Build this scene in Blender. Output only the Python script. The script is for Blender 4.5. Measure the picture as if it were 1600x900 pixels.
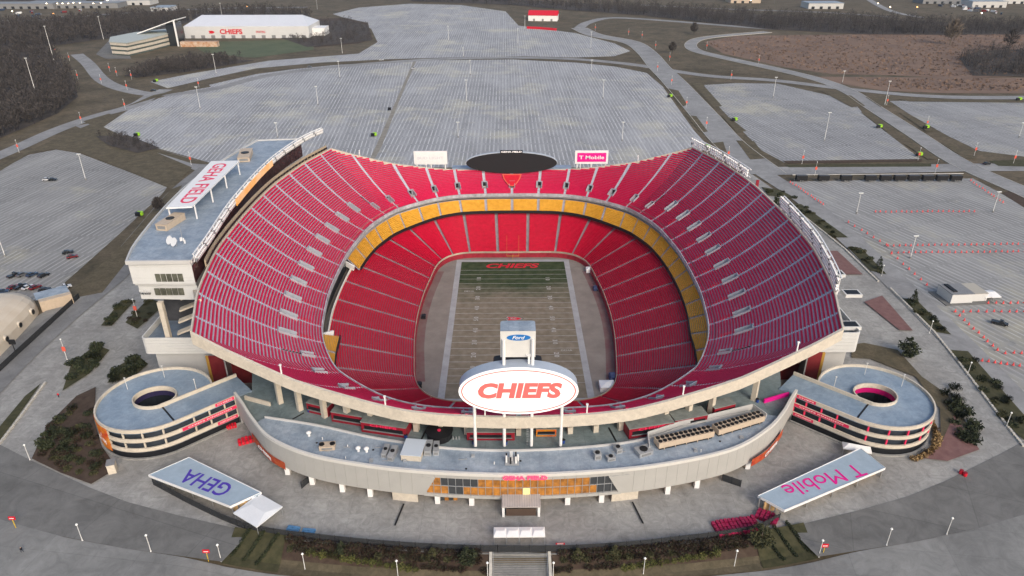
import bpy, bmesh, math, random
from mathutils import Vector, Matrix
random.seed(7)
S = bpy.context.scene
for o in list(bpy.data.objects): bpy.data.objects.remove(o)
COL = S.collection
R = math.radians
# ------------------------------------------------------------------ camera
FPX, TH, YAW, ROLL = 1118.47, 0.473815, 0.009002, -0.000979
CAM = Vector((-3.18, -254.634, 144.687))
FW = Vector((math.sin(YAW)*math.cos(TH), math.cos(YAW)*math.cos(TH), -math.sin(TH)))
RT0 = Vector((math.cos(YAW), -math.sin(YAW), 0)); UP0 = RT0.cross(FW)
RT = RT0*math.cos(ROLL)+UP0*math.sin(ROLL); UP = -RT0*math.sin(ROLL)+UP0*math.cos(ROLL)
cd = bpy.data.cameras.new('camera'); cam = bpy.data.objects.new('camera', cd); COL.objects.link(cam)
cd.sensor_width = 36; cd.lens = FPX/1600*36; cd.clip_start = 1; cd.clip_end = 20000
cam.matrix_world = Matrix(((RT.x, UP.x, -FW.x, CAM.x), (RT.y, UP.y, -FW.y, CAM.y), (RT.z, UP.z, -FW.z, CAM.z), (0, 0, 0, 1)))
S.camera = cam
S.render.resolution_x, S.render.resolution_y = 1024, 576
# ------------------------------------------------------------------ light: soft overcast dusk, glow from behind and right of the camera
W = bpy.data.worlds.new('World'); S.world = W; W.use_nodes = True
SUN_EL, SUN_AZ = R(32), R(152)      # azimuth clockwise from +Y
nt = W.node_tree; bg = nt.nodes['Background']
sky = nt.nodes.new('ShaderNodeTexSky'); sky.sky_type = 'NISHITA'; sky.sun_disc = False
sky.sun_elevation = SUN_EL; sky.sun_rotation = SUN_AZ; sky.air_density = 1.0; sky.dust_density = 3.2; sky.ozone_density = 0.9
nt.links.new(sky.outputs[0], bg.inputs[0]); bg.inputs[1].default_value = 0.12
sl = bpy.data.lights.new('sun', 'SUN'); sl.energy = 0.95; sl.angle = R(26); sl.color = (1, 0.93, 0.83)
so = bpy.data.objects.new('sun', sl); COL.objects.link(so); so.location = (150, -300, 250)
sd = Vector((math.sin(SUN_AZ)*math.cos(SUN_EL), math.cos(SUN_AZ)*math.cos(SUN_EL), math.sin(SUN_EL)))
so.rotation_euler = (-sd).to_track_quat('-Z', 'Y').to_euler()
S.view_settings.view_transform = 'Standard'; S.view_settings.look = 'None'
S.view_settings.exposure = 0.7; S.view_settings.gamma = 1; S.view_settings.use_curve_mapping = False
try: S.cycles.max_bounces = 5
except Exception: pass
# ------------------------------------------------------------------ pixel -> place
G = 10.0                                    # level of the plaza and car parks above the pitch
def ray(x, y): return FW+RT*((x-800)/FPX)-UP*((y-450)/FPX)
def un(x, y, h=G):
    d = ray(x, y); t = (h-CAM.z)/d.z; q = CAM+d*t; return Vector((q.x, q.y, h))
def uny(x, y, Y):
    d = ray(x, y); return CAM+d*((Y-CAM.y)/d.y)
# ------------------------------------------------------------------ materials
MATS = {}
def lin(c): return tuple(((v/255)/12.92 if v/255 <= .04045 else ((v/255+.055)/1.055)**2.4) for v in c)
def mat(name, col, rough=.8, var=0.0, scale=1.0, col2=None, metal=0, emit=None, es=0, bump=0, stretch=None, spec=.3):
    """plain colour with two octaves of procedural wear"""
    if name in MATS: return MATS[name]
    m = bpy.data.materials.new(name); m.use_nodes = True; MATS[name] = m
    n = m.node_tree; L = n.links; b = n.nodes['Principled BSDF']
    b.inputs['Roughness'].default_value = rough; b.inputs['Metallic'].default_value = metal
    b.inputs['Specular IOR Level'].default_value = spec
    col = (*col[:3], 1)
    if var or col2:
        g = n.nodes.new('ShaderNodeNewGeometry'); mp = n.nodes.new('ShaderNodeMapping')
        L.new(g.outputs['Position'], mp.inputs['Vector'])
        if stretch: mp.inputs['Scale'].default_value = stretch
        a = n.nodes.new('ShaderNodeTexNoise'); a.inputs['Scale'].default_value = scale; a.inputs['Detail'].default_value = 6; a.inputs['Roughness'].default_value = .65
        L.new(mp.outputs[0], a.inputs['Vector'])
        r = n.nodes.new('ShaderNodeValToRGB'); L.new(a.outputs[0], r.inputs[0])
        c2 = (*col2[:3], 1) if col2 else tuple(v*(1+var) for v in col[:3])+(1,)
        c1 = tuple(v*(1-var) for v in col[:3])+(1,) if not col2 else col
        r.color_ramp.elements[0].position = .33; r.color_ramp.elements[1].position = .67
        r.color_ramp.elements[0].color = c1; r.color_ramp.elements[1].color = c2
        L.new(r.outputs[0], b.inputs['Base Color'])
        if bump:
            bn = n.nodes.new('ShaderNodeBump'); bn.inputs['Strength'].default_value = bump; bn.inputs['Distance'].default_value = .2
            L.new(a.outputs[0], bn.inputs['Height']); L.new(bn.outputs[0], b.inputs['Normal'])
    else: b.inputs['Base Color'].default_value = col
    if emit: b.inputs['Emission Color'].default_value = (*emit, 1); b.inputs['Emission Strength'].default_value = es
    return m
def lot_mat(name, ang, base, dark, line, ph=0.0, lw=.72):
    """worn asphalt with faded stall lines running one way"""
    m = bpy.data.materials.new(name); m.use_nodes = True; MATS[name] = m
    n = m.node_tree; L = n.links; b = n.nodes['Principled BSDF']; b.inputs['Roughness'].default_value = .9; b.inputs['Specular IOR Level'].default_value = .2
    N = n.nodes.new
    g = N('ShaderNodeNewGeometry'); mp = N('ShaderNodeMapping'); mp.inputs['Rotation'].default_value = (0, 0, ang); mp.inputs['Location'].default_value = (ph, 0, 0)
    L.new(g.outputs['Position'], mp.inputs['Vector'])
    sp = N('ShaderNodeSeparateXYZ'); L.new(mp.outputs[0], sp.inputs[0])
    def M(op, a, bb=None, c=None):
        k = N('ShaderNodeMath'); k.operation = op
        for i, v in enumerate((a, bb, c)):
            if v is None: continue
            if isinstance(v, (int, float)): k.inputs[i].default_value = v
            else: L.new(v, k.inputs[i])
        return k.outputs[0]
    def noise(sc, st, det=5):
        q = N('ShaderNodeMapping'); q.inputs['Scale'].default_value = st; L.new(mp.outputs[0], q.inputs['Vector'])
        t = N('ShaderNodeTexNoise'); t.inputs['Scale'].default_value = sc; t.inputs['Detail'].default_value = det; t.inputs['Roughness'].default_value = .7
        L.new(q.outputs[0], t.inputs['Vector']); return t.outputs[0]
    x, y = sp.outputs[0], sp.outputs[1]
    n1 = noise(.014, (1, 1, 1), 8); n2 = noise(.22, (1, .05, 1), 7); n3 = noise(.35, (1, .12, 1), 7); n4 = noise(.05, (1, .35, 1), 8)
    fx = M('FRACT', M('DIVIDE', x, 2.8)); stripe = M('LESS_THAN', fx, .16)
    fy = M('FRACT', M('DIVIDE', y, 19.0)); rows = M('LESS_THAN', M('FRACT', M('ADD', fy, M('MULTIPLY', n4, 0.5))), .88)
    ln = M('MULTIPLY', M('MULTIPLY', M('MULTIPLY', stripe, rows), M('SUBTRACT', M('MULTIPLY', n3, 2.6), .7)), M('SUBTRACT', M('MULTIPLY', n4, 3.0), .7))
    # parked-car oil and rubber: a darker strip in each bay
    fx2 = M('ABSOLUTE', M('SUBTRACT', M('FRACT', M('DIVIDE', x, 2.8)), .55)); oil = M('MULTIPLY', M('MULTIPLY', M('LESS_THAN', fx2, .16), rows), M('MULTIPLY', n3, .38))
    crack = M('LESS_THAN', M('FRACT', M('DIVIDE', x, 8.4)), .035)
    crack = M('MULTIPLY', crack, M('GREATER_THAN', n2, .42))
    def mix(f, a, c):
        k = N('ShaderNodeMix'); k.data_type = 'RGBA'
        if isinstance(f, (int, float)): k.inputs[0].default_value = f
        else: L.new(f, k.inputs[0])
        for i, v in ((6, a), (7, c)):
            if isinstance(v, tuple): k.inputs[i].default_value = (*v[:3], 1)
            else: L.new(v, k.inputs[i])
        return k.outputs[2]
    r = N('ShaderNodeMapRange'); r.inputs[1].default_value = .3; r.inputs[2].default_value = .7; L.new(n1, r.inputs[0])
    c = mix(r.outputs[0], dark, base)
    r2 = N('ShaderNodeMapRange'); r2.inputs[1].default_value = .35; r2.inputs[2].default_value = .75; r2.inputs[4].default_value = .42; L.new(n2, r2.inputs[0])
    c = mix(r2.outputs[0], c, tuple(v*.55 for v in dark))
    r3 = N('ShaderNodeMapRange'); r3.inputs[1].default_value = .42; r3.inputs[2].default_value = .66; r3.inputs[4].default_value = .6; L.new(n4, r3.inputs[0])
    c = mix(r3.outputs[0], c, tuple(v*.62 for v in dark))
    c = mix(oil, c, tuple(v*.45 for v in dark))
    c = mix(M('MULTIPLY', crack, .55), c, tuple(v*.3 for v in dark))
    n5 = noise(.02, (1, 1, 1), 6); r5 = N('ShaderNodeMapRange'); r5.inputs[1].default_value = .52; r5.inputs[2].default_value = .68; r5.inputs[4].default_value = .75; L.new(n5, r5.inputs[0])
    c = mix(r5.outputs[0], c, (base[0]*1.1, base[1]*1.04, base[2]*.82))
    lnc = N('ShaderNodeClamp'); L.new(ln, lnc.inputs[0])
    c = mix(M('MULTIPLY', lnc.outputs[0], lw), c, line)
    L.new(c, b.inputs['Base Color']); return m
# ------------------------------------------------------------------ mesh helpers
class MB:
    def __init__(s): s.v = []; s.f = []; s.m = []; s.mi = 0
    def face(s, pts):
        i = len(s.v); s.v += [tuple(p) for p in pts]; s.f.append(tuple(range(i, i+len(pts)))); s.m.append(s.mi); return s
    def box(s, c, d, rz=0, tilt=None):
        x, y, z = [k/2 for k in d]; cs, sn = math.cos(rz), math.sin(rz); i = len(s.v)
        for a, b, e in ((-1,-1,-1),(1,-1,-1),(1,1,-1),(-1,1,-1),(-1,-1,1),(1,-1,1),(1,1,1),(-1,1,1)):
            q = Vector((a*x, b*y, e*z))
            if tilt: q = tilt @ q
            s.v.append((c[0]+q.x*cs-q.y*sn, c[1]+q.x*sn+q.y*cs, c[2]+q.z))
        for q in ((0,3,2,1),(4,5,6,7),(0,1,5,4),(1,2,6,5),(2,3,7,6),(3,0,4,7)): s.f.append(tuple(i+k for k in q)); s.m.append(s.mi)
        return s
    def bar(s, a, b, w, h=None, up=Vector((0,0,1))):
        a, b = Vector(a), Vector(b); h = h or w; d = (b-a).normalized()
        sd_ = d.cross(up); sd_ = sd_.normalized() if sd_.length > 1e-4 else Vector((1,0,0)); u = sd_.cross(d); i = len(s.v)
        for p in (a, b):
            for e, k in ((-1,-1),(1,-1),(1,1),(-1,1)): s.v.append(tuple(p+sd_*(e*w/2)+u*(k*h/2)))
        for q in ((3,2,1,0),(4,5,6,7),(0,1,5,4),(1,2,6,5),(2,3,7,6),(3,0,4,7)): s.f.append(tuple(i+k for k in q)); s.m.append(s.mi)
        return s
    def tube(s, pts, r, n=8, cap=True):
        pts = [Vector(p) for p in pts]; rs = r if isinstance(r, (list, tuple)) else [r]*len(pts); i0 = len(s.v)
        for j, p in enumerate(pts):
            d = (pts[min(j+1, len(pts)-1)]-pts[max(j-1, 0)]).normalized()
            a = d.cross(Vector((0,0,1))); a = a.normalized() if a.length > 1e-3 else Vector((1,0,0)); b = a.cross(d)
            for k in range(n):
                t = 2*math.pi*k/n; s.v.append(tuple(p+a*(rs[j]*math.cos(t))+b*(rs[j]*math.sin(t))))
        for j in range(len(pts)-1):
            for k in range(n):
                q = i0+j*n; s.f.append((q+k, q+(k+1)%n, q+n+(k+1)%n, q+n+k)); s.m.append(s.mi)
        if cap:
            s.f.append(tuple(range(i0, i0+n))); s.m.append(s.mi); e = i0+(len(pts)-1)*n; s.f.append(tuple(range(e+n-1, e-1, -1))); s.m.append(s.mi)
        return s
    def prism(s, poly, z0, z1):
        n = len(poly); i = len(s.v)
        z0f = z0 if isinstance(z0, (list, tuple)) else [z0]*n; z1f = z1 if isinstance(z1, (list, tuple)) else [z1]*n
        for p, z in zip(poly, z0f): s.v.append((p[0], p[1], z))
        for p, z in zip(poly, z1f): s.v.append((p[0], p[1], z))
        s.f.append(tuple(i+k for k in reversed(range(n)))); s.f.append(tuple(i+n+k for k in range(n))); s.m += [s.mi]*2
        for k in range(n): s.f.append((i+k, i+(k+1)%n, i+n+(k+1)%n, i+n+k)); s.m.append(s.mi)
        return s
    def sheet(s, poly, z): return s.face([(p[0], p[1], z) for p in poly])
    def strip(s, A, B, closed=False):
        n = len(A)
        for k in range(n if closed else n-1):
            j = (k+1) % n; s.face([A[k], A[j], B[j], B[k]])
        return s
    def wall(s, line, z0, z1, t, closed=False):
        """upright band of thickness t along a plan line; z0,z1 numbers or lists"""
        n = len(line); z0 = z0 if isinstance(z0, (list, tuple)) else [z0]*n; z1 = z1 if isinstance(z1, (list, tuple)) else [z1]*n
        off = offset(line, t, closed)
        o0 = [(p[0], p[1], a) for p, a in zip(line, z0)]; o1 = [(p[0], p[1], a) for p, a in zip(line, z1)]
        i0 = [(p[0], p[1], a) for p, a in zip(off, z0)]; i1 = [(p[0], p[1], a) for p, a in zip(off, z1)]
        s.strip(o0, o1, closed); s.strip(o1, i1, closed); s.strip(i1, i0, closed); s.strip(i0, o0, closed)
        if not closed: s.face([o0[0], o1[0], i1[0], i0[0]]); s.face([o0[-1], i0[-1], i1[-1], o1[-1]])
        return s
    def build(s, name, mats, parent=None, smooth=False):
        me = bpy.data.meshes.new(name); me.from_pydata(s.v, [], s.f)
        for m in (mats if isinstance(mats, (list, tuple)) else [mats]): me.materials.append(m)
        if any(s.m): me.polygons.foreach_set('material_index', s.m)
        if smooth: me.polygons.foreach_set('use_smooth', [True]*len(me.polygons))
        me.validate(); me.update()
        o = bpy.data.objects.new(name, me); COL.objects.link(o); o.parent = parent; return o
def offset(line, t, closed=False):
    out = []; n = len(line)
    for i in range(n):
        a = Vector(line[(i-1) % n][:2]) if (closed or i > 0) else Vector(line[i][:2])
        c = Vector(line[(i+1) % n][:2]) if (closed or i < n-1) else Vector(line[i][:2])
        p = Vector(line[i][:2]); d = (c-a).normalized()
        k = 1.0
        if (closed or 0 < i < n-1):
            u = (p-a).normalized(); k = 1/max(.5, abs(u.dot(d)))
        q = p+Vector((-d.y, d.x))*t*k; out.append((q.x, q.y))
    return out
def tag(o, label=None, cat=None, group=None, kind=None):
    if label: o['label'] = label
    if cat: o['category'] = cat
    if group: o['group'] = group
    if kind: o['kind'] = kind
    return o
def empty(name, loc, label, cat, group=None, rz=0):
    o = bpy.data.objects.new(name, None); COL.objects.link(o); o.location = loc; o.rotation_euler.z = rz; o.empty_display_size = .5
    return tag(o, label, cat, group)
def adopt(root, parts):
    """parent world-space meshes to an Empty that already stands somewhere"""
    inv = Matrix.LocRotScale(root.location, root.rotation_euler, None).inverted()
    for p in parts: p.parent = root; p.matrix_parent_inverse = inv
def copy_tree(o, parent=None):
    c = o.copy(); COL.objects.link(c); c.parent = parent
    for ch in [k for k in bpy.data.objects if k.parent == o]: copy_tree(ch, c)
    return c
def text(name, body, size, m, parent=None, mat4=None, bold=0.0, shear=0.0, depth=.05, width=None, align='CENTER', spacing=1.0):
    """lettering as mesh; local x along the line, y up, z out"""
    cu = bpy.data.curves.new(name, 'FONT'); cu.body = body; cu.size = size; cu.align_x = align; cu.align_y = 'CENTER'
    cu.offset = bold; cu.shear = shear; cu.extrude = depth/2; cu.space_character = spacing; cu.resolution_u = 3
    t = bpy.data.objects.new('tmp', cu); COL.objects.link(t)
    dg = bpy.context.evaluated_depsgraph_get(); me = bpy.data.meshes.new_from_object(t.evaluated_get(dg))
    bpy.data.objects.remove(t)
    if width:
        xs = [v.co.x for v in me.vertices]; k = width/(max(xs)-min(xs)); mid = (max(xs)+min(xs))/2
        for v in me.vertices: v.co.x = (v.co.x-mid)*k
    me.name = name; me.materials.clear(); me.materials.append(m)
    if mat4 is not None: me.transform(mat4)
    o = bpy.data.objects.new(name, me); COL.objects.link(o); o.parent = parent; return o
def frame(o, x, y):
    """matrix with local x along x, local y along y"""
    x = Vector(x).normalized(); z = x.cross(Vector(y)).normalized(); y = z.cross(x); o = Vector(o)
    return Matrix(((x.x, y.x, z.x, o.x), (x.y, y.y, z.y, o.y), (x.z, y.z, z.z, o.z), (0,0,0,1)))
def catmull(P, n, closed=False):
    """n points per span through the knots"""
    out = []; N = len(P); P = [Vector(p) for p in P]
    for i in range(N if closed else N-1):
        a = P[(i-1) % N] if (closed or i > 0) else P[i]*2-P[i+1]; b = P[i]; c = P[(i+1) % N]
        d = P[(i+2) % N] if (closed or i < N-2) else P[i+1]*2-P[i]
        for k in range(n):
            t = k/n; out.append(.5*((2*b)+(c-a)*t+(2*a-5*b+4*c-d)*t*t+(3*b-3*c+d-a)*t**3))
    if not closed: out.append(P[-1])
    return out
def px(pts, h=G): return [tuple(un(x, y, h)[:2]) for x, y in pts]
# ------------------------------------------------------------------ palette
M_ground = mat('dry_grass', (.075, .062, .038), .95, col2=(.15, .118, .078), scale=.05, bump=.3)
M_lawn = mat('winter_lawn', (.078, .066, .04), .95, col2=(.135, .108, .068), scale=.22, bump=.3)
M_lawnd = mat('dark_lawn', (.035, .037, .016), .95, col2=(.075, .068, .034), scale=.5, bump=.3)
M_reed = mat('reed_field', (.15, .10, .075), .95, col2=(.215, .142, .10), scale=.03, bump=.3)
M_mulch = mat('mulch', (.05, .032, .024), .95, col2=(.085, .06, .042), scale=.5, bump=.4)
M_conc = mat('plaza_concrete', (.29, .28, .262), .85, col2=(.40, .39, .365), scale=.07)
M_concl = mat('pale_concrete', (.215, .213, .203), .85, col2=(.29, .287, .272), scale=.06)
M_asph = mat('asphalt', (.18, .178, .175), .9, col2=(.25, .247, .24), scale=.06)
M_asphd = mat('dark_asphalt', (.155, .152, .144), .9, col2=(.21, .206, .195), scale=.08)
M_road = mat('road_asphalt', (.25, .247, .245), .9, col2=(.34, .337, .33), scale=.04)
M_cream = mat('cream_concrete', (.62, .55, .45), .8, var=.05, scale=.3)
M_white = mat('white_paint', (.78, .77, .75), .5, var=.04, scale=.6)
M_metal = mat('pale_metal_panel', (.52, .51, .49), .5, var=.04, scale=.2)
M_roof = mat('blue_grey_membrane', (.24, .30, .365), .6, col2=(.385, .44, .50), scale=.22)
M_deck = mat('blue_deck_coating', (.22, .295, .375), .5, col2=(.32, .395, .475), scale=.2)
M_floor = mat('concourse_floor', (.17, .225, .235), .6, col2=(.25, .30, .31), scale=.12)
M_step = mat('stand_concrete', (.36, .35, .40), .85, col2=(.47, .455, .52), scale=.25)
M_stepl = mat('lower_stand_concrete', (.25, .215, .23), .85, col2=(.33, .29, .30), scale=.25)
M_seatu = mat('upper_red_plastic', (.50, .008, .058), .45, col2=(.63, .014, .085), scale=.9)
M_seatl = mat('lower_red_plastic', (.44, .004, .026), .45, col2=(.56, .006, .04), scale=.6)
M_gold = mat('gold_plastic', (.60, .30, .025), .45, col2=(.74, .40, .05), scale=.5)
M_black = mat('black', (.012, .012, .014), .5)
M_dark = mat('dark_glass', (.02, .024, .03), .15, spec=.5)
M_screen = mat('screen_black', (.016, .016, .018), .6)
M_red = mat('signal_red', (.6, .012, .03), .5, var=.08, scale=.7)
M_dred = mat('deep_red', (.26, .012, .025), .5, var=.1, scale=.5)
M_mag = mat('magenta', (.72, .01, .25), .45)
M_pink = mat('rosy_red', (.75, .03, .10), .45)
M_purple = mat('violet_blue', (.075, .04, .36), .45)
M_orange = mat('safety_orange', (.68, .11, .07), .5)
M_cone = mat('cone_red', (.8, .09, .09), .5)
M_lime = mat('lime', (.32, .62, .03), .5)
M_grey = mat('mid_grey_metal', (.22, .22, .22), .5, var=.1, scale=1.2)
M_tan = mat('tan_metal', (.5, .4, .3), .6, var=.08, scale=1)
M_galv = mat('galvanised', (.42, .43, .44), .4, var=.1, scale=3, metal=.4)
M_warm = mat('painted_warm_light', (.55, .36, .17), .7, var=.2, scale=.3)  # warm light under overhangs, put into the base colour
M_pole = mat('pole_paint', (.68, .67, .64), .45)
M_lamp = mat('lamp_glass', (.85, .85, .8), .3)
M_brick = mat('brick_paving', (.155, .08, .075), .9, col2=(.21, .115, .105), scale=.5)
M_stone = mat('limestone', (.5, .47, .41), .9, var=.15, scale=1)
M_bark = mat('bark', (.085, .068, .055), .95)
M_lot1 = lot_mat('car_park_back', R(0), (.45, .452, .458), (.32, .323, .33), (.86, .86, .86))
M_lot2 = lot_mat('car_park_back_left', R(-5), (.45, .452, .458), (.31, .313, .32), (.86, .86, .86))
M_lot3 = lot_mat('car_park_right', R(-12), (.37, .37, .37), (.26, .262, .265), (.8, .8, .79))
M_lot4 = lot_mat('car_park_near_right', R(-22), (.385, .38, .365), (.275, .275, .27), (.72, .72, .7), lw=.55)
M_lot5 = lot_mat('car_park_left', R(9), (.375, .368, .35), (.265, .262, .255), (.7, .7, .68), lw=.5)
def addwear(m, w, h, mortar, alt, lo, hi, sc, ang=0, size=.07):
    """slab or membrane joints plus stains over the plain colour"""
    n = m.node_tree; b = n.nodes['Principled BSDF']; src = b.inputs['Base Color'].links[0].from_socket; N = n.nodes.new; L = n.links
    g = N('ShaderNodeNewGeometry'); mp = N('ShaderNodeMapping'); mp.inputs['Rotation'].default_value = (0, 0, ang); L.new(g.outputs['Position'], mp.inputs[0])
    bt = N('ShaderNodeTexBrick'); bt.offset = 0; bt.inputs['Scale'].default_value = 1; bt.inputs['Brick Width'].default_value = w; bt.inputs['Row Height'].default_value = h; bt.inputs['Mortar Size'].default_value = size
    for k, v in (('Color1', (1, 1, 1, 1)), ('Color2', (alt, alt, alt, 1)), ('Mortar', (mortar, mortar, mortar, 1))): bt.inputs[k].default_value = v
    ns = N('ShaderNodeTexNoise'); ns.inputs['Scale'].default_value = sc; ns.inputs['Detail'].default_value = 9; ns.inputs['Roughness'].default_value = .75; ns.inputs['Distortion'].default_value = 1.2; L.new(g.outputs['Position'], ns.inputs['Vector'])
    rs = N('ShaderNodeMapRange'); rs.inputs[1].default_value = .35; rs.inputs[2].default_value = .7; rs.inputs[3].default_value = lo; rs.inputs[4].default_value = hi; L.new(ns.outputs[0], rs.inputs[0])
    a = N('ShaderNodeMix'); a.data_type = 'RGBA'; a.blend_type = 'MULTIPLY'; a.inputs[0].default_value = 1; L.new(mp.outputs[0], bt.inputs['Vector']); L.new(src, a.inputs[6]); L.new(bt.outputs[0], a.inputs[7])
    c = N('ShaderNodeMix'); c.data_type = 'RGBA'; c.blend_type = 'MULTIPLY'; c.inputs[0].default_value = 1; L.new(a.outputs[2], c.inputs[6]); L.new(rs.outputs[0], c.inputs[7]); L.new(c.outputs[2], b.inputs['Base Color'])
addwear(M_conc, 6.2, 6.2, .84, .955, .66, 1.1, .35); addwear(M_concl, 24, 9, .8, .93, .74, 1.08, .2, R(8)); addwear(M_asphd, 30, 16, .78, .9, .74, 1.1, .16, R(20), .12)
addwear(M_asph, 60, 4, .86, .96, .74, 1.1, .2, R(50)); addwear(M_road, 40, 5, .85, .95, .76, 1.1, .15, R(35)); addwear(M_roof, 2.6, 60, .88, .97, .74, 1.1, .45); addwear(M_deck, 60, 60, .9, .98, .78, 1.08, .5); addwear(M_floor, 9, 9, .8, .95, .7, 1.1, .4)
addwear(M_cream, 60, 60, .95, 1, .82, 1.05, .6); addwear(M_lawn, 300, 300, 1, 1, .7, 1.25, .6); addwear(M_ground, 300, 300, 1, 1, .62, 1.3, .25)
# ------------------------------------------------------------------ bowl curves (one quarter, mirrored twice)
UPK = [((0, 89.6), (0, 103.4)), ((13.3, 89.4), (14.8, 103)), ((26.3, 88), (29.6, 101.6)), ((36.9, 84.2), (43.6, 98.8)), ((45.8, 78), (59.6, 95.2)),
       ((54.2, 70.2), (78.5, 90)), ((57, 66.2), (88, 87.2)), ((59.2, 62), (90.8, 78)), ((63.2, 52.5), (95, 64)), ((66, 42.3), (98, 49)),
       ((67.8, 30.3), (100.2, 35)), ((69.1, 18.4), (101.2, 21.5)), ((69.5, 6.3), (101.6, 7.3))]
GOLD = [(0, 83.6), (13, 83.3), (25.2, 81.7), (35.2, 77), (43.2, 69.8), (50.9, 61), (53.4, 57.6), (55.6, 54.1), (59.2, 45.4), (61.7, 37.2), (63.6, 26.7), (64.7, 16.1), (65.2, 5.5)]
LOW = [((7.1, 60.2), (8.2, 88.4)), ((20.5, 60), (24.8, 86.6)), ((28.3, 57.3), (39.8, 80)), ((33, 52), (52.2, 69.2)), ((35.5, 44.6), (60.8, 55.5)),
       ((37, 32.5), (65.3, 39.5)), ((38.3, 20), (67.6, 23.8)), ((39, 6.6), (68.6, 7.9))]
RX = [0, 10, 20, 30, 40, 50, 60, 70, 80, 88]; RH = [29.25, 29.4, 29.6, 30.2, 31.6, 33.5, 35.6, 39, 42.5, 45.75]
def interp(x, X, Y):
    if x <= X[0]: return Y[0]
    for i in range(len(X)-1):
        if x <= X[i+1]: return Y[i]+(Y[i+1]-Y[i])*(x-X[i])/(X[i+1]-X[i])
    return Y[-1]
def mirror(Q, has0):
    """Q: points from far centre to mid side (x>0). Goes round: far centre -> right -> near -> left"""
    a = list(Q); b = [(x, -y) for x, y in reversed(Q)]; c = [(-x, -y) for x, y in (Q[1:] if has0 else Q)]; d = [(-x, y) for x, y in reversed(Q[1:] if has0 else Q)]
    return a+b+c+d
FU = mirror([k[0] for k in UPK], True); RU = mirror([k[1] for k in UPK], True); FG = mirror(GOLD, True)
def _tap(g, f):
    t = max(0, min(1, (-g[1]-34)/24)); t = t*t*(3-2*t); return (g[0]+(f[0]-g[0])*t*.97, g[1]+(f[1]-g[1])*t*.97)
FG = [_tap(g, f) for g, f in zip(FG, FU)]
FL = mirror([k[0] for k in LOW], False); TL = mirror([k[1] for k in LOW], False)
NU, NL = len(FU), len(FL)
CORN = [i for i, q in enumerate(RU) if abs(abs(q[0])-88) < .01]
def cm(P, i, t, hard=()):
    N = len(P); b = Vector(P[i % N]); c = Vector(P[(i+1) % N])
    a = Vector(P[(i-1) % N]) if i % N not in hard else 2*b-c
    d = Vector(P[(i+2) % N]) if (i+1) % N not in hard else 2*c-b
    return .5*((2*b)+(c-a)*t+(2*a-5*b+4*c-d)*t*t+(3*b-3*c+d-a)*t**3)
def F_(s): i = int(math.floor(s)); return cm(FU, i, s-i)
def R_(s): i = int(math.floor(s)); return cm(RU, i, s-i, CORN)
def FG_(s): i = int(math.floor(s)); return cm(FG, i, s-i)
def rimH(q): return interp(abs(q.x), RX, RH) if abs(q.y) > 87.19 else 45.75
def FL_(s): i = int(math.floor(s)); return cm(FL, i, s-i)
def TL_(s): i = int(math.floor(s)); return cm(TL, i, s-i)
# ------------------------------------------------------------------ ground with the sunk bowl cut out
def gz(x, y):
    w = max(0, min(1, (84-abs(x))/28)); w = w*w*(3-2*w)
    yf = -131.6+(x/50)**2*4.2; t = max(0, min(1, (yf-y)/6.2)); return G-2.6*w*t
mb = MB(); inner = [tuple(TL_(s/4)) for s in range(NL*4)]
dist = [0, 15, 30, 36, 38, 40, 42, 44, 46, 48, 50, 52, 54, 56, 58, 60, 64, 72, 90, 130, 200, 320, 500, 800, 1300, 2200, 3600]
rings = []
for d in dist:
    ring = []
    for (x, y) in inner:
        v = Vector((x, y)).normalized(); f = 1 if d > 70 else 0
        X, Y = x+v.x*d, y+v.y*d; ring.append((X, Y, gz(X, Y)))
    rings.append(ring)
for a, b_ in zip(rings, rings[1:]): mb.strip(a, b_, True)
tag(mb.build('ground', M_ground), kind='structure')
LAYER = [0]
def nextz(): LAYER[0] += 1; return G+.09+.005*LAYER[0]
def lay(name, m, pts, k, world=False):
    q = pts if world else px(pts)
    return tag(MB().sheet(q, nextz()).build(name, m), kind='structure')
# pavement all round the stadium, with the bowl left open
def ringsheet(name, m, outer, k):
    """sheet from an outer outline inward to the bowl edge, following the ground"""
    n = len(inner); mb = MB(); oc = []
    for (x, y) in inner:
        v = Vector((x, y)).normalized(); best = None
        for i in range(len(outer)):
            a = Vector(outer[i]); c = Vector(outer[(i+1) % len(outer)]); e = c-a
            den = v.x*e.y-v.y*e.x
            if abs(den) < 1e-9: continue
            t = (a.x*e.y-a.y*e.x)/den; u = (a.x*v.y-a.y*v.x)/den
            if t > 0 and -1e-6 <= u <= 1+1e-6 and (best is None or t > best): best = t
        q = v*(best or 150); oc.append((q.x, q.y))
    for j in range(14):
        def P(i, f):
            a, c = inner[i], oc[i]; x, y = a[0]+(c[0]-a[0])*f, a[1]+(c[1]-a[1])*f; return (x, y, gz(x, y)+.03*k)
        mb.strip([P(i, j/14) for i in range(n)], [P(i, (j+1)/14) for i in range(n)], True)
    return tag(mb.build(name, m), kind='structure')
yard = px([(1160, 262), (1215, 300), (1330, 395), (1420, 480), (1500, 560), (1600, 655)])+[(150, -78), (160, -122), (125, -123), (95, -128.5), (76, -122.2), (50, -126.9), (25, -130.1), (0, -131.1), (-25, -130.1), (-50, -126.9), (-76, -122.2), (-95, -128.5), (-125, -122), (-165, -120), (-180, -60)]+px([(0, 560), (75, 505), (160, 460), (205, 425), (262, 340), (318, 268), (380, 235)])+[(-60, 130), (0, 132), (60, 130), (90, 118)]
ringsheet('pavement', M_conc, yard, 1)
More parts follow.
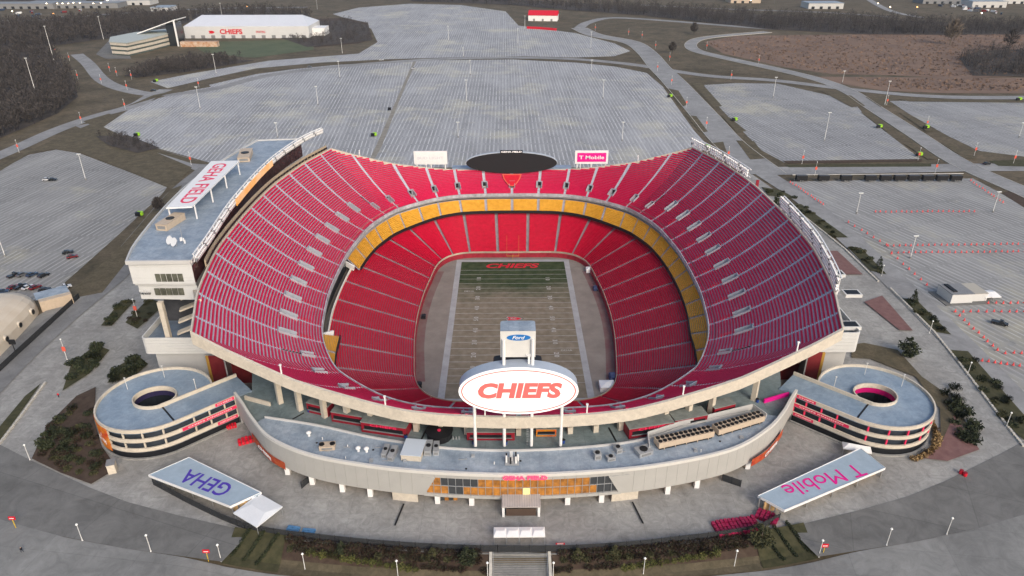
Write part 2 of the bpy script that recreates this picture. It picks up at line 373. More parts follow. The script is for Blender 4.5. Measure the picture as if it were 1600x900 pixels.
# outer service road in front of the plaza
mb = MB(); xs = [-230+2.5*i for i in range(185)]
def yr(x): a = abs(x); return interp(a, [0, 38, 70, 95, 112, 130, 230], [-138.7, -136.9, -133.4, -128.9, -125.1, -119.5, -80])
for x0, x1 in zip(xs, xs[1:]):
    for y0, y1 in ((0, -8), (-8, -30), (-30, -90)):
        q = [(x0, yr(x0)+y0), (x0, yr(x0)+y1), (x1, yr(x1)+y1), (x1, yr(x1)+y0)]
        mb.face([(x, y, gz(x, y)+.12) for x, y in q])
tag(mb.build('road', M_concl), kind='structure')
for sgn in (-1, 1):     # darker asphalt apron either side of the planting
    top = px([(0, 695), (47, 719), (140, 762), (200, 785), (280, 806), (392, 831)]); bot = px([(347, 878), (200, 858), (100, 839), (0, 819)])
    p = [(-190, -82)]+top+bot+[(-190, -95)]
    if sgn > 0: p = [(-x, y) for x, y in reversed(p)]
    lay('asphalt_apron', M_asphd, p, 2, True)
# planting strips below the plaza fence
def slope_bed(name, m, x0, x1, f0, f1, k, n=24):
    mb = MB()
    for i in range(n):
        for j in range(4):
            q = []
            for (a, b_) in ((i, j), (i, j+1), (i+1, j+1), (i+1, j)):
                x = x0+(x1-x0)*a/n; yf = -131+(x/50)**2*4.2; f = f0+(f1-f0)*b_/4; y = yf+(yr(x)+.1-yf)*f; q.append((x, y, gz(x, y)+.12+.06*k))
            mb.face(q)
    return tag(mb.build(name, m), kind='structure')
for a, c in ((-71, -7.6), (7.4, 71)):
    slope_bed('planting_bed', M_mulch, a, c, .02, .62, 3); slope_bed('lawn_strip', M_lawn, a, c, .6, .99, 4)
# ---- car parks, roads and verges (traced on the flat)
BACK = [(160, 200), (200, 172), (250, 153), (330, 132), (400, 116), (460, 108), (520, 102), (600, 97), (649, 95), (642, 112), (596, 228), (580, 262), (330, 255), (215, 223)]
lay('car_park', M_lot2, BACK, 1)
lay('car_park', M_lot1, [(647, 95), (700, 94), (800, 93), (900, 98), (960, 104), (1010, 114), (1035, 135), (1060, 170), (1085, 205), (1110, 232), (1000, 262), (575, 262), (594, 228), (618, 165)], 1)
lay('median', mat('median_gravel', (.2, .18, .15), .95, col2=(.3, .28, .24), scale=.2), [(646.5, 95), (650.5, 95), (621, 165), (597, 228), (586, 248), (577, 250), (589, 225), (615.5, 165)], 2)
lay('car_park', M_lot3, [(1100, 133), (1150, 130), (1215, 131), (1290, 148), (1335, 160), (1350, 180), (1395, 215), (1440, 250), (1225, 254), (1190, 235), (1150, 195), (1112, 155)], 1)
lay('car_park', M_lot3, [(1390, 158), (1470, 157), (1700, 162), (1700, 275), (1600, 245), (1530, 236), (1480, 212), (1420, 178)], 1)
lay('car_park', M_lot4, [(1230, 284), (1520, 279), (1560, 300), (1700, 385), (1700, 740), (1640, 690), (1520, 560), (1400, 450), (1300, 345)], 1)
lay('car_park', M_lot5, [(-60, 262), (0, 266), (45, 242), (88, 234), (125, 240), (262, 292), (252, 305), (180, 372), (90, 452), (70, 470), (-60, 470)], 1)
lay('car_park', M_lot1, [(235, 128), (300, 115), (420, 95), (560, 84), (590, 66), (580, 45), (560, 35), (520, 22), (560, 12), (640, 6), (720, 8), (790, 18), (810, 40), (900, 52), (960, 68), (985, 80), (960, 88), (900, 90), (820, 88), (700, 90), (600, 93), (500, 98), (400, 107), (330, 122), (262, 138)], 1)
# verges and beds
VERGES = []
for nm, m, pts in (
    ('verge', M_lawn, [(0, 262), (40, 240), (85, 218), (140, 195), (200, 220), (300, 262), (268, 296), (130, 240), (88, 233), (44, 241), (0, 268)]),
    ('verge', M_lawn, [(96, 470), (190, 385), (255, 310), (268, 296), (285, 290), (250, 345), (160, 458)]),
    ('verge', M_lawn, [(130, 190), (170, 178), (185, 182), (160, 198), (215, 224), (330, 258), (300, 256), (210, 228)]),
    ('verge', M_ground, [(0, 215), (60, 190), (120, 150), (190, 133), (212, 150), (190, 165), (100, 200), (0, 245)]),
    ('verge', M_lawn, [(195, 168), (260, 148), (330, 136), (325, 132), (240, 149)]),
    ('verge', M_ground, [(300, 137), (400, 113), (540, 100), (640, 95), (640, 92), (500, 99), (380, 112), (310, 130)]),
    ('verge', M_ground, [(820, 93), (920, 99), (1000, 108), (1040, 122), (1030, 112), (1000, 103), (900, 95)]),
    ('verge', M_mulch, [(1022, 116), (1030, 112), (1040, 122), (1036, 130)]),
    ('verge', M_lawn, [(1042, 138), (1060, 142), (1074, 164), (1064, 168)]), ('verge', M_lawn, [(1072, 180), (1088, 182), (1106, 206), (1094, 208)]),
    ('verge', M_lawn, [(1080, 130), (1096, 130), (1128, 166), (1116, 169)]), ('verge', M_lawn, [(1126, 180), (1140, 184), (1166, 205), (1152, 208)]),
    ('verge', M_lawn, [(1150, 220), (1178, 221), (1198, 248), (1172, 250)]), ('verge', M_lawn, [(1104, 225), (1130, 222), (1138, 246), (1122, 244)]),
    ('verge', M_mulch, [(1222, 252), (1440, 249), (1440, 253), (1232, 256)]), ('verge', M_lawnd, [(1228, 258), (1455, 256), (1455, 261), (1232, 262)]),
    ('verge', M_lawn, [(1345, 176), (1362, 178), (1395, 203), (1385, 206)]), ('verge', M_lawn, [(1404, 176), (1418, 180), (1462, 205), (1448, 206)]),
    ('verge', M_lawn, [(1284, 143), (1330, 150), (1352, 166), (1330, 168), (1300, 152)]), ('verge', M_lawn, [(1352, 152), (1385, 152), (1396, 166), (1376, 168)]),
    ('verge', M_lawn, [(1402, 155), (1600, 158), (1600, 161), (1420, 159)]), ('verge', M_lawn, [(1412, 225), (1426, 226), (1466, 249), (1450, 250)]),
    ('verge', M_lawn, [(1470, 224), (1484, 224), (1528, 249), (1508, 249)]), ('verge', M_lawnd, [(1545, 252), (1600, 250), (1640, 262), (1560, 260)]), ('verge', M_mulch, [(1566, 302), (1600, 290), (1640, 300), (1640, 345), (1600, 325)]),
    ('verge', M_reed, [(1100, 66), (1150, 56), (1340, 54), (1600, 54), (1700, 54), (1700, 118), (1480, 122), (1400, 118), (1300, 116), (1230, 106), (1130, 84)]),
    ('verge', M_reed, [(1250, 120), (1400, 121), (1700, 122), (1700, 146), (1480, 146), (1380, 142), (1320, 132)]),
    ('verge', M_ground, [(930, 46), (945, 32), (1000, 33), (1120, 46), (1100, 52), (1075, 60), (1070, 80), (1150, 105), (1210, 120), (1100, 113), (1040, 104), (1020, 85), (1000, 66)]),
    ('verge', M_ground, [(880, 22), (930, 20), (925, 30), (900, 36), (870, 40)]),
    ('verge', M_mulch, [(480, 30), (540, 28), (575, 36), (582, 62), (560, 68), (470, 76), (440, 70)]),
    ('practice_field', mat('field_green', (.075, .095, .05), .9, col2=(.11, .125, .07), scale=.05), [(290, 66), (490, 62), (490, 78), (400, 90), (330, 88)]),
    ('verge', M_ground, [(190, 118), (250, 96), (320, 82), (400, 92), (300, 112), (215, 122)]),
    ): VERGES.append((nm, m, pts))
for nm, m, pts in VERGES:
    if m is not M_lawn and m is not M_lawnd and max(p[1] for p in pts)-min(p[1] for p in pts) > 12: lay(nm, m, pts, 4)
# roads
def road(name, pts, w, m=M_road, k=3, kerb=None):
    c = catmull([un(x, y) for x, y in pts], 5); c = [(p.x, p.y) for p in c]
    l = offset(c, w/2); r = offset(c, -w/2); z = nextz()
    o = MB().strip([(x, y, z) for x, y in r], [(x, y, z) for x, y in l]).build(name, m); tag(o, kind='structure')
    if kerb:
        mb = MB(); mb.wall(l, G, z+.14, .35); mb.wall(offset(c, -w/2-.35), G, z+.14, .35); mb.build('kerb', M_stone, o)
    return o
road('road', [(-40, 260), (30, 230), (90, 203), (150, 182), (210, 165), (240, 148), (260, 140)], 13)
road('road', [(120, 85), (138, 100), (160, 125), (195, 140), (250, 148), (330, 140), (420, 118), (540, 103), (700, 92), (860, 91), (980, 100), (1100, 118), (1210, 126), (1330, 140), (1480, 152), (1700, 152)], 13)
road('road', [(130, 195), (210, 228), (300, 256), (355, 282)], 11)
road('road', [(905, 44), (920, 35), (960, 28), (1060, 34), (1200, 45), (1340, 50)], 15)
road('road', [(905, 44), (930, 55), (985, 66), (1010, 82), (1030, 105), (1055, 130), (1100, 180), (1140, 225), (1200, 272)], 22, kerb=1)
road('road', [(1200, 50), (1110, 58), (1082, 66), (1085, 78), (1130, 90), (1230, 112), (1290, 128), (1330, 145), (1360, 165), (1430, 210), (1500, 255), (1600, 300), (1700, 345)], 14, kerb=1)
road('road', [(1190, 268), (1300, 266), (1420, 264), (1520, 262), (1640, 262)], 15)
road('road', [(1195, 272), (1260, 315), (1340, 385), (1430, 470), (1530, 570), (1640, 690)], 12, M_road)
road('road', [(-60, 640), (20, 560), (100, 490), (180, 425), (235, 360), (285, 300), (330, 262)], 15, M_asph)
road('side_walk', [(-40, 575), (60, 500), (150, 450)], 5, M_concl, 4)
lay('car_park', M_asphd, [(150, 85), (172, 62), (200, 80), (205, 92), (165, 92)], 2)
for nm, m, pts in VERGES:
    if m is M_lawn or m is M_lawnd or max(p[1] for p in pts)-min(p[1] for p in pts) <= 12: lay(nm, m, pts, 4)
# planting islands beside the right-hand walk, with their stone edging
def pxbed(pts, m=M_lawnd, k=5): return lay('planting_bed', m, pts, k)
ISL = [[(1190, 293), (1220, 298), (1246, 312), (1200, 306)], [(1232, 318), (1252, 320), (1325, 372), (1300, 372)], [(1325, 388), (1345, 388), (1385, 430), (1360, 424)],
       [(1410, 467), (1432, 470), (1486, 524), (1462, 520)], [(1484, 548), (1512, 550), (1600, 650), (1600, 690), (1570, 662)]]
for q in ISL: pxbed(q)
for q in ([(158, 510), (190, 470), (212, 470), (175, 510)], [(98, 612), (112, 570), (150, 540), (172, 548), (140, 585)], [(168, 600), (182, 575), (215, 556), (232, 570), (210, 590)],
          [(0, 668), (40, 620), (65, 600), (30, 650), (0, 690)], [(196, 505), (232, 468), (260, 475), (215, 515)]): pxbed(q)
pxbed([(50, 718), (75, 665), (120, 620), (150, 606), (148, 660), (160, 700), (176, 722), (176, 738), (143, 758), (95, 740)], M_mulch)
pxbed([(1330, 540), (1350, 537), (1402, 548), (1440, 590), (1480, 618), (1528, 690), (1500, 706), (1420, 720), (1470, 690), (1468, 640), (1430, 590), (1360, 562), (1330, 560)], M_lawn)
lay('brick_paving', M_brick, [(1285, 393), (1308, 393), (1348, 430), (1312, 430)], 5)
lay('brick_paving', M_brick, [(1350, 473), (1378, 463), (1426, 518), (1405, 517)], 5)
lay('brick_paving', M_brick, [(1428, 716), (1472, 690), (1490, 650), (1530, 704), (1480, 722)], 6)
# ================================================================== the stadium bowl
stadium = empty('stadium', (0, 0, 0), 'huge open football stadium with red upper and lower seating bowl', 'stadium')
A1, B1 = .483, .0085
def upd(s, n):
    """depth of row n at s, from level rows and the local rake"""
    f, r = F_(s), R_(s); D = (r-f).length; k = (rimH(r)-21.0)/(A1*D+B1*D*D)
    dn = .86*n; q = (A1*dn+B1*dn*dn)/k
    return (-A1+math.sqrt(A1*A1+4*B1*q))/(2*B1), D
def upz(n): dn = .86*n; return 21.0+A1*dn+B1*dn*dn
AH, PH = .05, .105           # half widths of aisles and of the portals, in section units
isaisle = [i for i in range(NU) if i not in CORN]
deck = MB(); NR = 38; AISLES = {}
VOM0, VOM1 = 9, 15
secs = []
# spans of s between neighbouring aisles
for a in range(len(isaisle)):
    i, j = isaisle[a], isaisle[(a+1) % len(isaisle)]
    if j <= i: j += NU
    secs.append((i, j))
def pt(s, d, z): f, r = F_(s), R_(s); v = (r-f).normalized(); return (f.x+v.x*d, f.y+v.y*d, z)
upper = None; seat_parts = []; aisle_parts = []
def rowrange(s, n, D):
    return D
for (i, j) in secs:
    L = j-i; cuts = [i, i+AH, i+PH]
    m = 5 if L == 1 else 8
    cuts += [i+PH+(L-2*PH)*q/m for q in range(1, m)]+[j-PH, j-AH, j]
    near_end = abs(F_(i+.5*L).y) > 60 
    vrow = (VOM0, VOM1)
    if near_end: vrow = (5, 9)
    seat = MB()
    for c0, c1 in zip(cuts, cuts[1:]):
        edge = (c0 < i+PH-1e-6) or (c1 > j-PH+1e-6); isl = (c0 < i+AH-1e-6) or (c1 > j-AH+1e-6)
        D0, D1 = (R_(c0)-F_(c0)).length, (R_(c1)-F_(c1)).length
        for n in range(NR):
            d0, _ = upd(c0, n); d1, _ = upd(c1, n); e0, _ = upd(c0, n+1); e1, _ = upd(c1, n+1)
            if d0 > D0-.25 or d1 > D1-.25: break
            e0, e1 = min(e0, D0), min(e1, D1); z = upz(n); z2 = upz(n+1)
            if edge and vrow[0] <= n < vrow[1]: continue
            tgt = AISLES.setdefault((((i if c0 < i+AH-1e-6 else j) % NU), n < vrow[0] if isl else 0), MB()) if isl else deck
            tgt.face([pt(c0, d0, z), pt(c1, d1, z), pt(c1, e1, z), pt(c0, e0, z)])
            tgt.face([pt(c0, e0, z), pt(c1, e1, z), pt(c1, e1, z2), pt(c0, e0, z2)])
            if isl:
                h = (z+z2)/2; q0, q1 = (d0+e0)/2, (d1+e1)/2     # half steps of the stair
                tgt.face([pt(c0, q0, h), pt(c1, q1, h), pt(c1, e1-.01, h), pt(c0, e0-.01, h)]); tgt.face([pt(c0, q0, z), pt(c1, q1, z), pt(c1, q1, h), pt(c0, q0, h)])
            else:
                w0, w1 = e0-d0, e1-d1
                P = lambda f, hh: (pt(c0, d0+w0*f, z+hh), pt(c1, d1+w1*f, z+hh))
                a0, a1 = P(.42, .30); b0, b1 = P(.40, .46); g0, g1 = P(.80, .42); k0, k1 = P(.86, .86); l0, l1 = P(.98, .86); o0, o1 = P(.94, .1)
                for u in ((a0, a1, b1, b0), (b0, b1, g1, g0), (g0, g1, k1, k0), (k0, k1, l1, l0), (l0, l1, o1, o0)): seat.face(u)
                if abs(c0-(i+PH)) < 1e-6 or (abs(c0-(i+AH)) < 1e-6): seat.face([a0, b0, g0, k0, l0, o0])
                if abs(c1-(j-PH)) < 1e-6 or abs(c1-(j-AH)) < 1e-6: seat.face([a1, b1, g1, k1, l1, o1])
    seat_parts.append(seat)
upper = deck.build('upper_deck', M_step, stadium)
tag(upper, 'steep upper deck of red seats in rows')
M_aisle = mat('aisle_concrete', (.42, .45, .50), .85, col2=(.50, .53, .58), scale=.4)
for q in seat_parts: q.build('seating_section', M_seatu, upper)
for q in AISLES.values(): q.build('aisle', M_aisle, upper)
# portals with parapet, on every aisle
for a in isaisle:
    s = a; f, r = F_(s), R_(s)
    ne = abs(f.y) > 60; n0, n1 = (5, 9) if ne else (VOM0, VOM1)
    d0, D = upd(s, n0); d1, _ = upd(s, n1); z0, z1 = upz(n0), upz(n1)
    if d1 > D-1: continue
    v = (r-f).normalized(); t = Vector((-v.y, v.x)); w = ((F_(s+PH)-F_(s-PH)).length+(R_(s+PH)-R_(s-PH)).length)/4*1.02
    mb = MB()
    def Q(d, o, z): p = f+v*d+t*o; return (p.x, p.y, z)
    mb.mi = 2; mb.face([Q(d0, -w, z0+.05), Q(d0, w, z0+.05), Q(d1, w, z0+.05), Q(d1, -w, z0+.05)]); mb.mi = 0           # landing
    for o in (-w, w):                                                                       # sloping side walls
        i_ = o*.86
        mb.face([Q(d0-.2, o, z0-.3), Q(d0-.2, o, z0+1.0), Q(d1, o, z1+.9), Q(d1, o, z0)]); mb.face([Q(d0-.2, i_, z0-.3), Q(d0-.2, i_, z0+1.0), Q(d1, i_, z1+.9), Q(d1, i_, z0)])
        mb.face([Q(d0-.2, o, z0+1.0), Q(d0-.2, i_, z0+1.0), Q(d1, i_, z1+.9), Q(d1, o, z1+.9)]); mb.face([Q(d0-.2, o, z0-.3), Q(d0-.2, o, z0+1), Q(d0-.2, i_, z0+1), Q(d0-.2, i_, z0-.3)])
    mb.face([Q(d1, -w, z0), Q(d1, w, z0), Q(d1, w, z1+.9), Q(d1, -w, z1+.9)]); mb.face([Q(d1-.35, -w*.86, z0+2.5), Q(d1-.35, w*.86, z0+2.5), Q(d1-.35, w*.86, z1+.9), Q(d1-.35, -w*.86, z1+.9)])
    mb.face([Q(d1-.35, -w, z1+.9), Q(d1-.35, w, z1+.9), Q(d1, w, z1+.9), Q(d1, -w, z1+.9)])
    mb.mi = 1; mb.face([Q(d1-.1, -w*.5, z0+.06), Q(d1-.1, w*.5, z0+.06), Q(d1-.1, w*.5, z0+2.3), Q(d1-.1, -w*.5, z0+2.3)])
    mb.build('portal', [mat('portal_concrete', (.36, .38, .42), .85, var=.12, scale=.8), M_black, mat('portal_landing', (.46, .45, .42), .85, var=.15, scale=.6)], upper)
    # entry rail in front of some portals
    if not ne:
        rb = MB(); e0, _ = upd(s, n0-5)
        for o in (-.5, .5): rb.bar(Q(e0, o, upz(n0-5)+1.0), Q(d0-.9, o, z0+.6), .1)
        rb.build('handrail', M_red, upper)
# front fascia rail of the upper deck
S4 = [s/5 for s in range(NU*5)]
ring = [tuple(F_(s)) for s in S4]
MB().wall(ring, 20.3, 21.9, .35, True).build('front_fascia', mat('fascia_grey', (.40, .405, .43), .6, var=.35, scale=.35), upper)
# soffit and rim wall
rim = [R_(s) for s in S4]; rz = [rimH(q) for q in rim]
side = [abs(q.y) < 86.8 for q in rim]
out = offset([tuple(q) for q in rim], .15, True)
mb = MB(); prev = [(p[0], p[1], 19.7) for p in ring]
for u in (.2, .4, .6, .8, 1.0):
    cur = []
    for k, s in enumerate(S4):
        f, r = F_(s), R_(s); D = (r-f).length; kk = (rimH(r)-21.0)/(A1*D+B1*D*D); d = D*u; q = pt(s, d, 19.7+(A1*d+B1*d*d)*kk-1.1*u); cur.append(q)
    mb.strip(prev, cur, True); prev = cur
mb.build('soffit', mat('soffit_grey', (.3, .29, .27), .9, var=.1, scale=.3), upper)
cor = [i*5 for i in CORN]
segs = [(cor[0], cor[1]), (cor[1], cor[2]), (cor[2], cor[3]), (cor[3], cor[0]+NU*5)]
n5 = NU*5
for a, b_ in segs:
    idx = [k % n5 for k in range(a, b_+1)]; ln = [tuple(rim[k]) for k in idx]
    mid = rim[idx[len(idx)//2]]; s_side = abs(mid.x) > 90
    if s_side:
        ln = offset(ln, .1); MB().wall(ln, [45.75-2.2]*len(ln), [46.35]*len(ln), .5).build('rim_wall', M_cream, upper)
    else:
        hh = [interp(abs(q[0]), RX, RH) for q in ln]; hh[0] = hh[-1] = 45.75
        o1 = offset(ln, .12)
        w = MB().wall(o1, [h-3.1 for h in hh], [h+.45 for h in hh], .8).build('rim_wall', M_cream, upper)
        for k in range(6, len(idx)-4, 9):
            p = ln[k]; MB().bar((p[0], p[1], hh[k]+.3), (p[0], p[1], hh[k]+3.0), .32).box((p[0], p[1], hh[k]+3.1), (.6, .5, .35)).build('speaker_post', M_white, upper)
# rakers: columns set back under the ends, with haunched fins out to the rim wall
def soff(s, d):
    f, r = F_(s), R_(s); D = (r-f).length; kk = (rimH(r)-21.0)/(A1*D+B1*D*D); return 19.7+(A1*d+B1*d*d)*kk-1.1*d/D
for a in isaisle:
    if abs(R_(a).y) < 87.5: continue
    for s in ((a, a+.5) if abs(R_(a).x) < 76 else (a,)):
        f, r = F_(s), R_(s); v = (r-f).normalized(); t = Vector((-v.y, v.x)); D = (r-f).length
        sb_ = min(interp(abs(r.x), [0, 50, 65, 80], [5.6, 6.2, 8, 12]), D-3); dc = D-sb_; h = rimH(r)-3.2
        def plate(prof, w, nm):
            A = [(f.x+v.x*d+t.x*w, f.y+v.y*d+t.y*w, z) for d, z in prof]; B = [(f.x+v.x*d-t.x*w, f.y+v.y*d-t.y*w, z) for d, z in prof]
            mb = MB(); mb.face(A); mb.face(B); mb.strip(A, B, True); mb.build(nm, M_cream, upper)
        zc = soff(s, dc)
        plate([(dc-.7, 19), (dc-.7, zc), (dc+.7, zc), (dc+.7, 19)], .7, 'column')
        plate([(dc-1.5, soff(s, dc-1.5)-.2), (dc-.7, zc-2.2), (dc+.7, zc-2.4), (dc+sb_*.35, (zc*.55+h*.45)-1.6), (dc+sb_*.7, h-.6), (D-.2, h+.2), (D-.2, soff(s, D)-.1), (dc+sb_*.5, soff(s, dc+sb_*.5)-.1)], .45, 'raker_fin')
# ---- lower bowl
low = MB(); NRL = 35; lseats = []
for i in range(NL):
    cuts = [i, i+.05]+[i+.05+.9*q/4 for q in range(1, 4)]+[i+.95, i+1]
    seat = MB()
    for c0, c1 in zip(cuts, cuts[1:]):
        isl = c0 < i+.04 or c1 > i+.96
        f0, f1, t0, t1 = FL_(c0), FL_(c1), TL_(c0), TL_(c1)
        for n in range(NRL):
            u, w = n/NRL, (n+1)/NRL; z, z2 = 2.2+11.2*u, 2.2+11.2*w
            q = lambda f, t, g, zz: ((f+(t-f)*g).x, (f+(t-f)*g).y, zz)
            low.face([q(f0, t0, u, z), q(f1, t1, u, z), q(f1, t1, w, z), q(f0, t0, w, z)]); low.face([q(f0, t0, w, z), q(f1, t1, w, z), q(f1, t1, w, z2), q(f0, t0, w, z2)])
            if isl: continue
            P = lambda f, hh: (q(f0, t0, u+(w-u)*f, z+hh), q(f1, t1, u+(w-u)*f, z+hh))
            a0, a1 = P(.36, .30); b0, b1 = P(.34, .46); g0, g1 = P(.78, .42); k0, k1 = P(.86, .88); l0, l1 = P(.99, .88); o0, o1 = P(.95, .1)
            for x in ((a0, a1, b1, b0), (b0, b1, g1, g0), (g0, g1, k1, k0), (k0, k1, l1, l0), (l0, l1, o1, o0)): seat.face(x)
            if abs(c0-i-.05) < 1e-6: seat.face([a0, b0, g0, k0, l0, o0])
            if abs(c1-i-.95) < 1e-6: seat.face([a1, b1, g1, k1, l1, o1])
    lseats.append(seat)
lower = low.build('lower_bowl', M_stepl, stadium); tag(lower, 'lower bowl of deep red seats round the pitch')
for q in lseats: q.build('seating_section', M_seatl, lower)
wl = [tuple(FL_(s/6)) for s in range(NL*6)]
MB().wall(wl, 0, 2.2, -.35, True).build('pitch_wall', [mat('wall_pad_red', (.30, .02, .035), .6, var=.25, scale=.4)], lower)
MB().wall(offset(wl, .12, True), 2.2, 3.05, -.16, True).build('wall_rail', mat('rail_tan', (.42, .36, .27), .6, var=.3, scale=.15), lower)
tl = [tuple(TL_(s/5)) for s in range(NL*5)]
MB().wall(tl, 10, 14.3, .4, True).build('back_wall', M_cream, lower)
# ---- gold club deck
def gold_ok(s):
    f = F_(s); return not (f.x < 0 and -41 < f.y < 20) and f.y > -62
club = MB(); gs = []; NG = 10
for (i, j) in secs:
    L = j-i
    if not gold_ok((i+j)/2): continue
    seat = MB(); cuts = [i, i+.05]+[i+.05+(L-.1)*q/4 for q in range(1, 4)]+[j-.05, j]
    for c0, c1 in zip(cuts, cuts[1:]):
        isl = c0 < i+.04 or c1 > j-.04
        f0, f1 = FG_(c0), FG_(c1); t0, t1 = F_(c0)*1.012, F_(c1)*1.012
        for n in range(NG):
            u, w = n/NG, (n+1)/NG; z, z2 = 14.6+4.2*u, 14.6+4.2*w
            q = lambda f, t, g, zz: ((f+(t-f)*g).x, (f+(t-f)*g).y, zz)
            club.face([q(f0, t0, u, z), q(f1, t1, u, z), q(f1, t1, w, z), q(f0, t0, w, z)]); club.face([q(f0, t0, w, z), q(f1, t1, w, z), q(f1, t1, w, z2), q(f0, t0, w, z2)])
            if isl or n == NG-1: continue
            P = lambda f, hh: (q(f0, t0, u+(w-u)*f, z+hh), q(f1, t1, u+(w-u)*f, z+hh))
            a0, a1 = P(.30, .30); b0, b1 = P(.28, .46); g0, g1 = P(.8, .42); k0, k1 = P(.88, .88); l0, l1 = P(.99, .88); o0, o1 = P(.95, .1)
            for x in ((a0, a1, b1, b0), (b0, b1, g1, g0), (g0, g1, k1, k0), (k0, k1, l1, l0), (l0, l1, o1, o0)): seat.face(x)
    gs.append(seat)
clubo = club.build('club_deck', M_step, stadium); tag(clubo, 'narrow ring of gold seats between the two red decks')
for q in gs: q.build('seating_section', M_gold, clubo)
# black ribbon on the club front, split where the left suites break the ring
gi = [s for s in range(NU*5) if gold_ok(s/5)]
runs = []; cur = []
brk = next(k for k in range(NU*5) if not gold_ok(k/5) )
order = [(brk+k) % (NU*5) for k in range(NU*5)]
for k in order:
    if gold_ok(k/5): cur.append(k)
    elif cur: runs.append(cur); cur = []
if cur: runs.append(cur)
for rn in runs:
    MB().wall([tuple(FG_(k/5)) for k in rn], 13.7, 15.1, -.3).build('ribbon_board', M_screen, clubo)
    MB().wall([tuple(F_(k/5)*1.02) for k in rn], 18.7, 20.4, .3).build('suite_front', M_dark, clubo)
# left side: suite walkway instead of club seats
gap = [k for k in range(NU*5) if not gold_ok(k/5) and F_(k/5).y > -62]; gl = [F_(k/5) for k in gap]
gi_ = [tuple(FG_(k/5)*1.035) for k in gap]; go = [tuple(q*1.01) for q in gl]
go = [tuple(q*1.022) for q in gl]; MB().wall(go, 13.4, 20.3, .3).build('suite_glass', M_dark, clubo)
MB().wall([tuple(q*.992) for q in gl], 13.9, 14.8, .12).build('suite_rail', M_white, clubo)
for e in (0, -1):
    a, b_ = Vector(gi_[e]), Vector(go[e]); MB().bar((a.x, a.y, 15.2), (b_.x, b_.y, 16.4), .7, 2.2).build('end_wall', M_white, clubo)
# concourse floor of the two ends
for sg in (1, -1):
    mb = MB()
    for k in range(NU*5):
        j = (k+1) % (NU*5)
        if rim[k].y*sg > 35 and rim[j].y*sg > 35:
            a, b_, c_, d_ = Vector(ring[k])*1.02, Vector(ring[j])*1.02, rim[j]*(1.0 if abs(rim[j].x) < 72 or sg > 0 else .9), rim[k]*(1.0 if abs(rim[k].x) < 72 or sg > 0 else .9)
            mb.face([(a.x, a.y, 19), (b_.x, b_.y, 19), (c_.x, c_.y, 19), (d_.x, d_.y, 19)])
    mb.build('concourse_floor', M_floor, stadium)
bk = MB()
for k in range(NU*5):
    j = (k+1) % (NU*5); a, b_ = Vector(ring[k])*1.03, Vector(ring[j])*1.03
    bk.face([(a.x, a.y, 10), (b_.x, b_.y, 10), (b_.x, b_.y, 22.5), (a.x, a.y, 22.5)])
bk.build('inner_wall', mat('concourse_wall', (.35, .31, .27), .8, var=.15, scale=.2), stadium)
# outer ground-storey wall below the sides and the far end
ow = [rim[k]*.965 for k in range(n5)]
for a, b_ in (segs[0], segs[2]):
    ln = [tuple(ow[k % n5]) for k in range(a+8, b_-7)]; 
    MB().wall(ln, 10, 30, .4).build('outer_wall', M_grey, stadium)
# ================================================================== pitch
M_turf = mat('turf', (.1,.1,.05))
n = M_turf.node_tree; b = n.nodes['Principled BSDF']; b.inputs['Roughness'].default_value = .95; b.inputs['Specular IOR Level'].default_value = .1
g = n.nodes.new('ShaderNodeNewGeometry'); sp = n.nodes.new('ShaderNodeSeparateXYZ'); n.links.new(g.outputs['Position'], sp.inputs[0])
no = n.nodes.new('ShaderNodeTexNoise'); no.inputs['Scale'].default_value = .05; no.inputs['Detail'].default_value = 8; n.links.new(g.outputs['Position'], no.inputs['Vector'])
ad = n.nodes.new('ShaderNodeMath'); ad.operation = 'MULTIPLY_ADD'; ad.inputs[1].default_value = 34; n.links.new(no.outputs[0], ad.inputs[0]); n.links.new(sp.outputs[1], ad.inputs[2])
mr = n.nodes.new('ShaderNodeMapRange'); mr.inputs[1].default_value = 33; mr.inputs[2].default_value = 48; n.links.new(ad.outputs[0], mr.inputs[0])   # overseeded green at the far end
no2 = n.nodes.new('ShaderNodeTexNoise'); no2.inputs['Scale'].default_value = .35; no2.inputs['Detail'].default_value = 6; n.links.new(g.outputs['Position'], no2.inputs['Vector'])
def ramp2(c1, c2):
    r = n.nodes.new('ShaderNodeValToRGB'); r.color_ramp.elements[0].position = .35; r.color_ramp.elements[1].position = .65
    r.color_ramp.elements[0].color = (*c1, 1); r.color_ramp.elements[1].color = (*c2, 1); n.links.new(no2.outputs[0], r.inputs[0]); return r.outputs[0]
mx = n.nodes.new('ShaderNodeMix'); mx.data_type = 'RGBA'; n.links.new(mr.outputs[0], mx.inputs[0])
n.links.new(ramp2((.18, .147, .105), (.245, .203, .15)), mx.inputs[6]); n.links.new(ramp2((.036, .052, .022), (.066, .08, .04)), mx.inputs[7])
n.links.new(mx.outputs[2], b.inputs['Base Color'])
M_apron = mat('sideline_apron', (.20, .165, .14), .95, col2=(.27, .23, .195), scale=.12)
M_line = mat('field_line', (.33, .31, .28), .9, col2=(.50, .48, .45), scale=.3)
M_bord = mat('field_border', (.30, .29, .285), .9, col2=(.40, .39, .385), scale=.2)
pitch = MB().sheet([tuple(FL_(s/4)) for s in range(NL*4)], 0).build('pitch', M_apron); tag(pitch, kind='structure')
MB().sheet([(-24.4, -54.9), (24.4, -54.9), (24.4, 54.9), (-24.4, 54.9)], .02).build('turf', M_turf, pitch)
bo = MB(); bw = 2.4
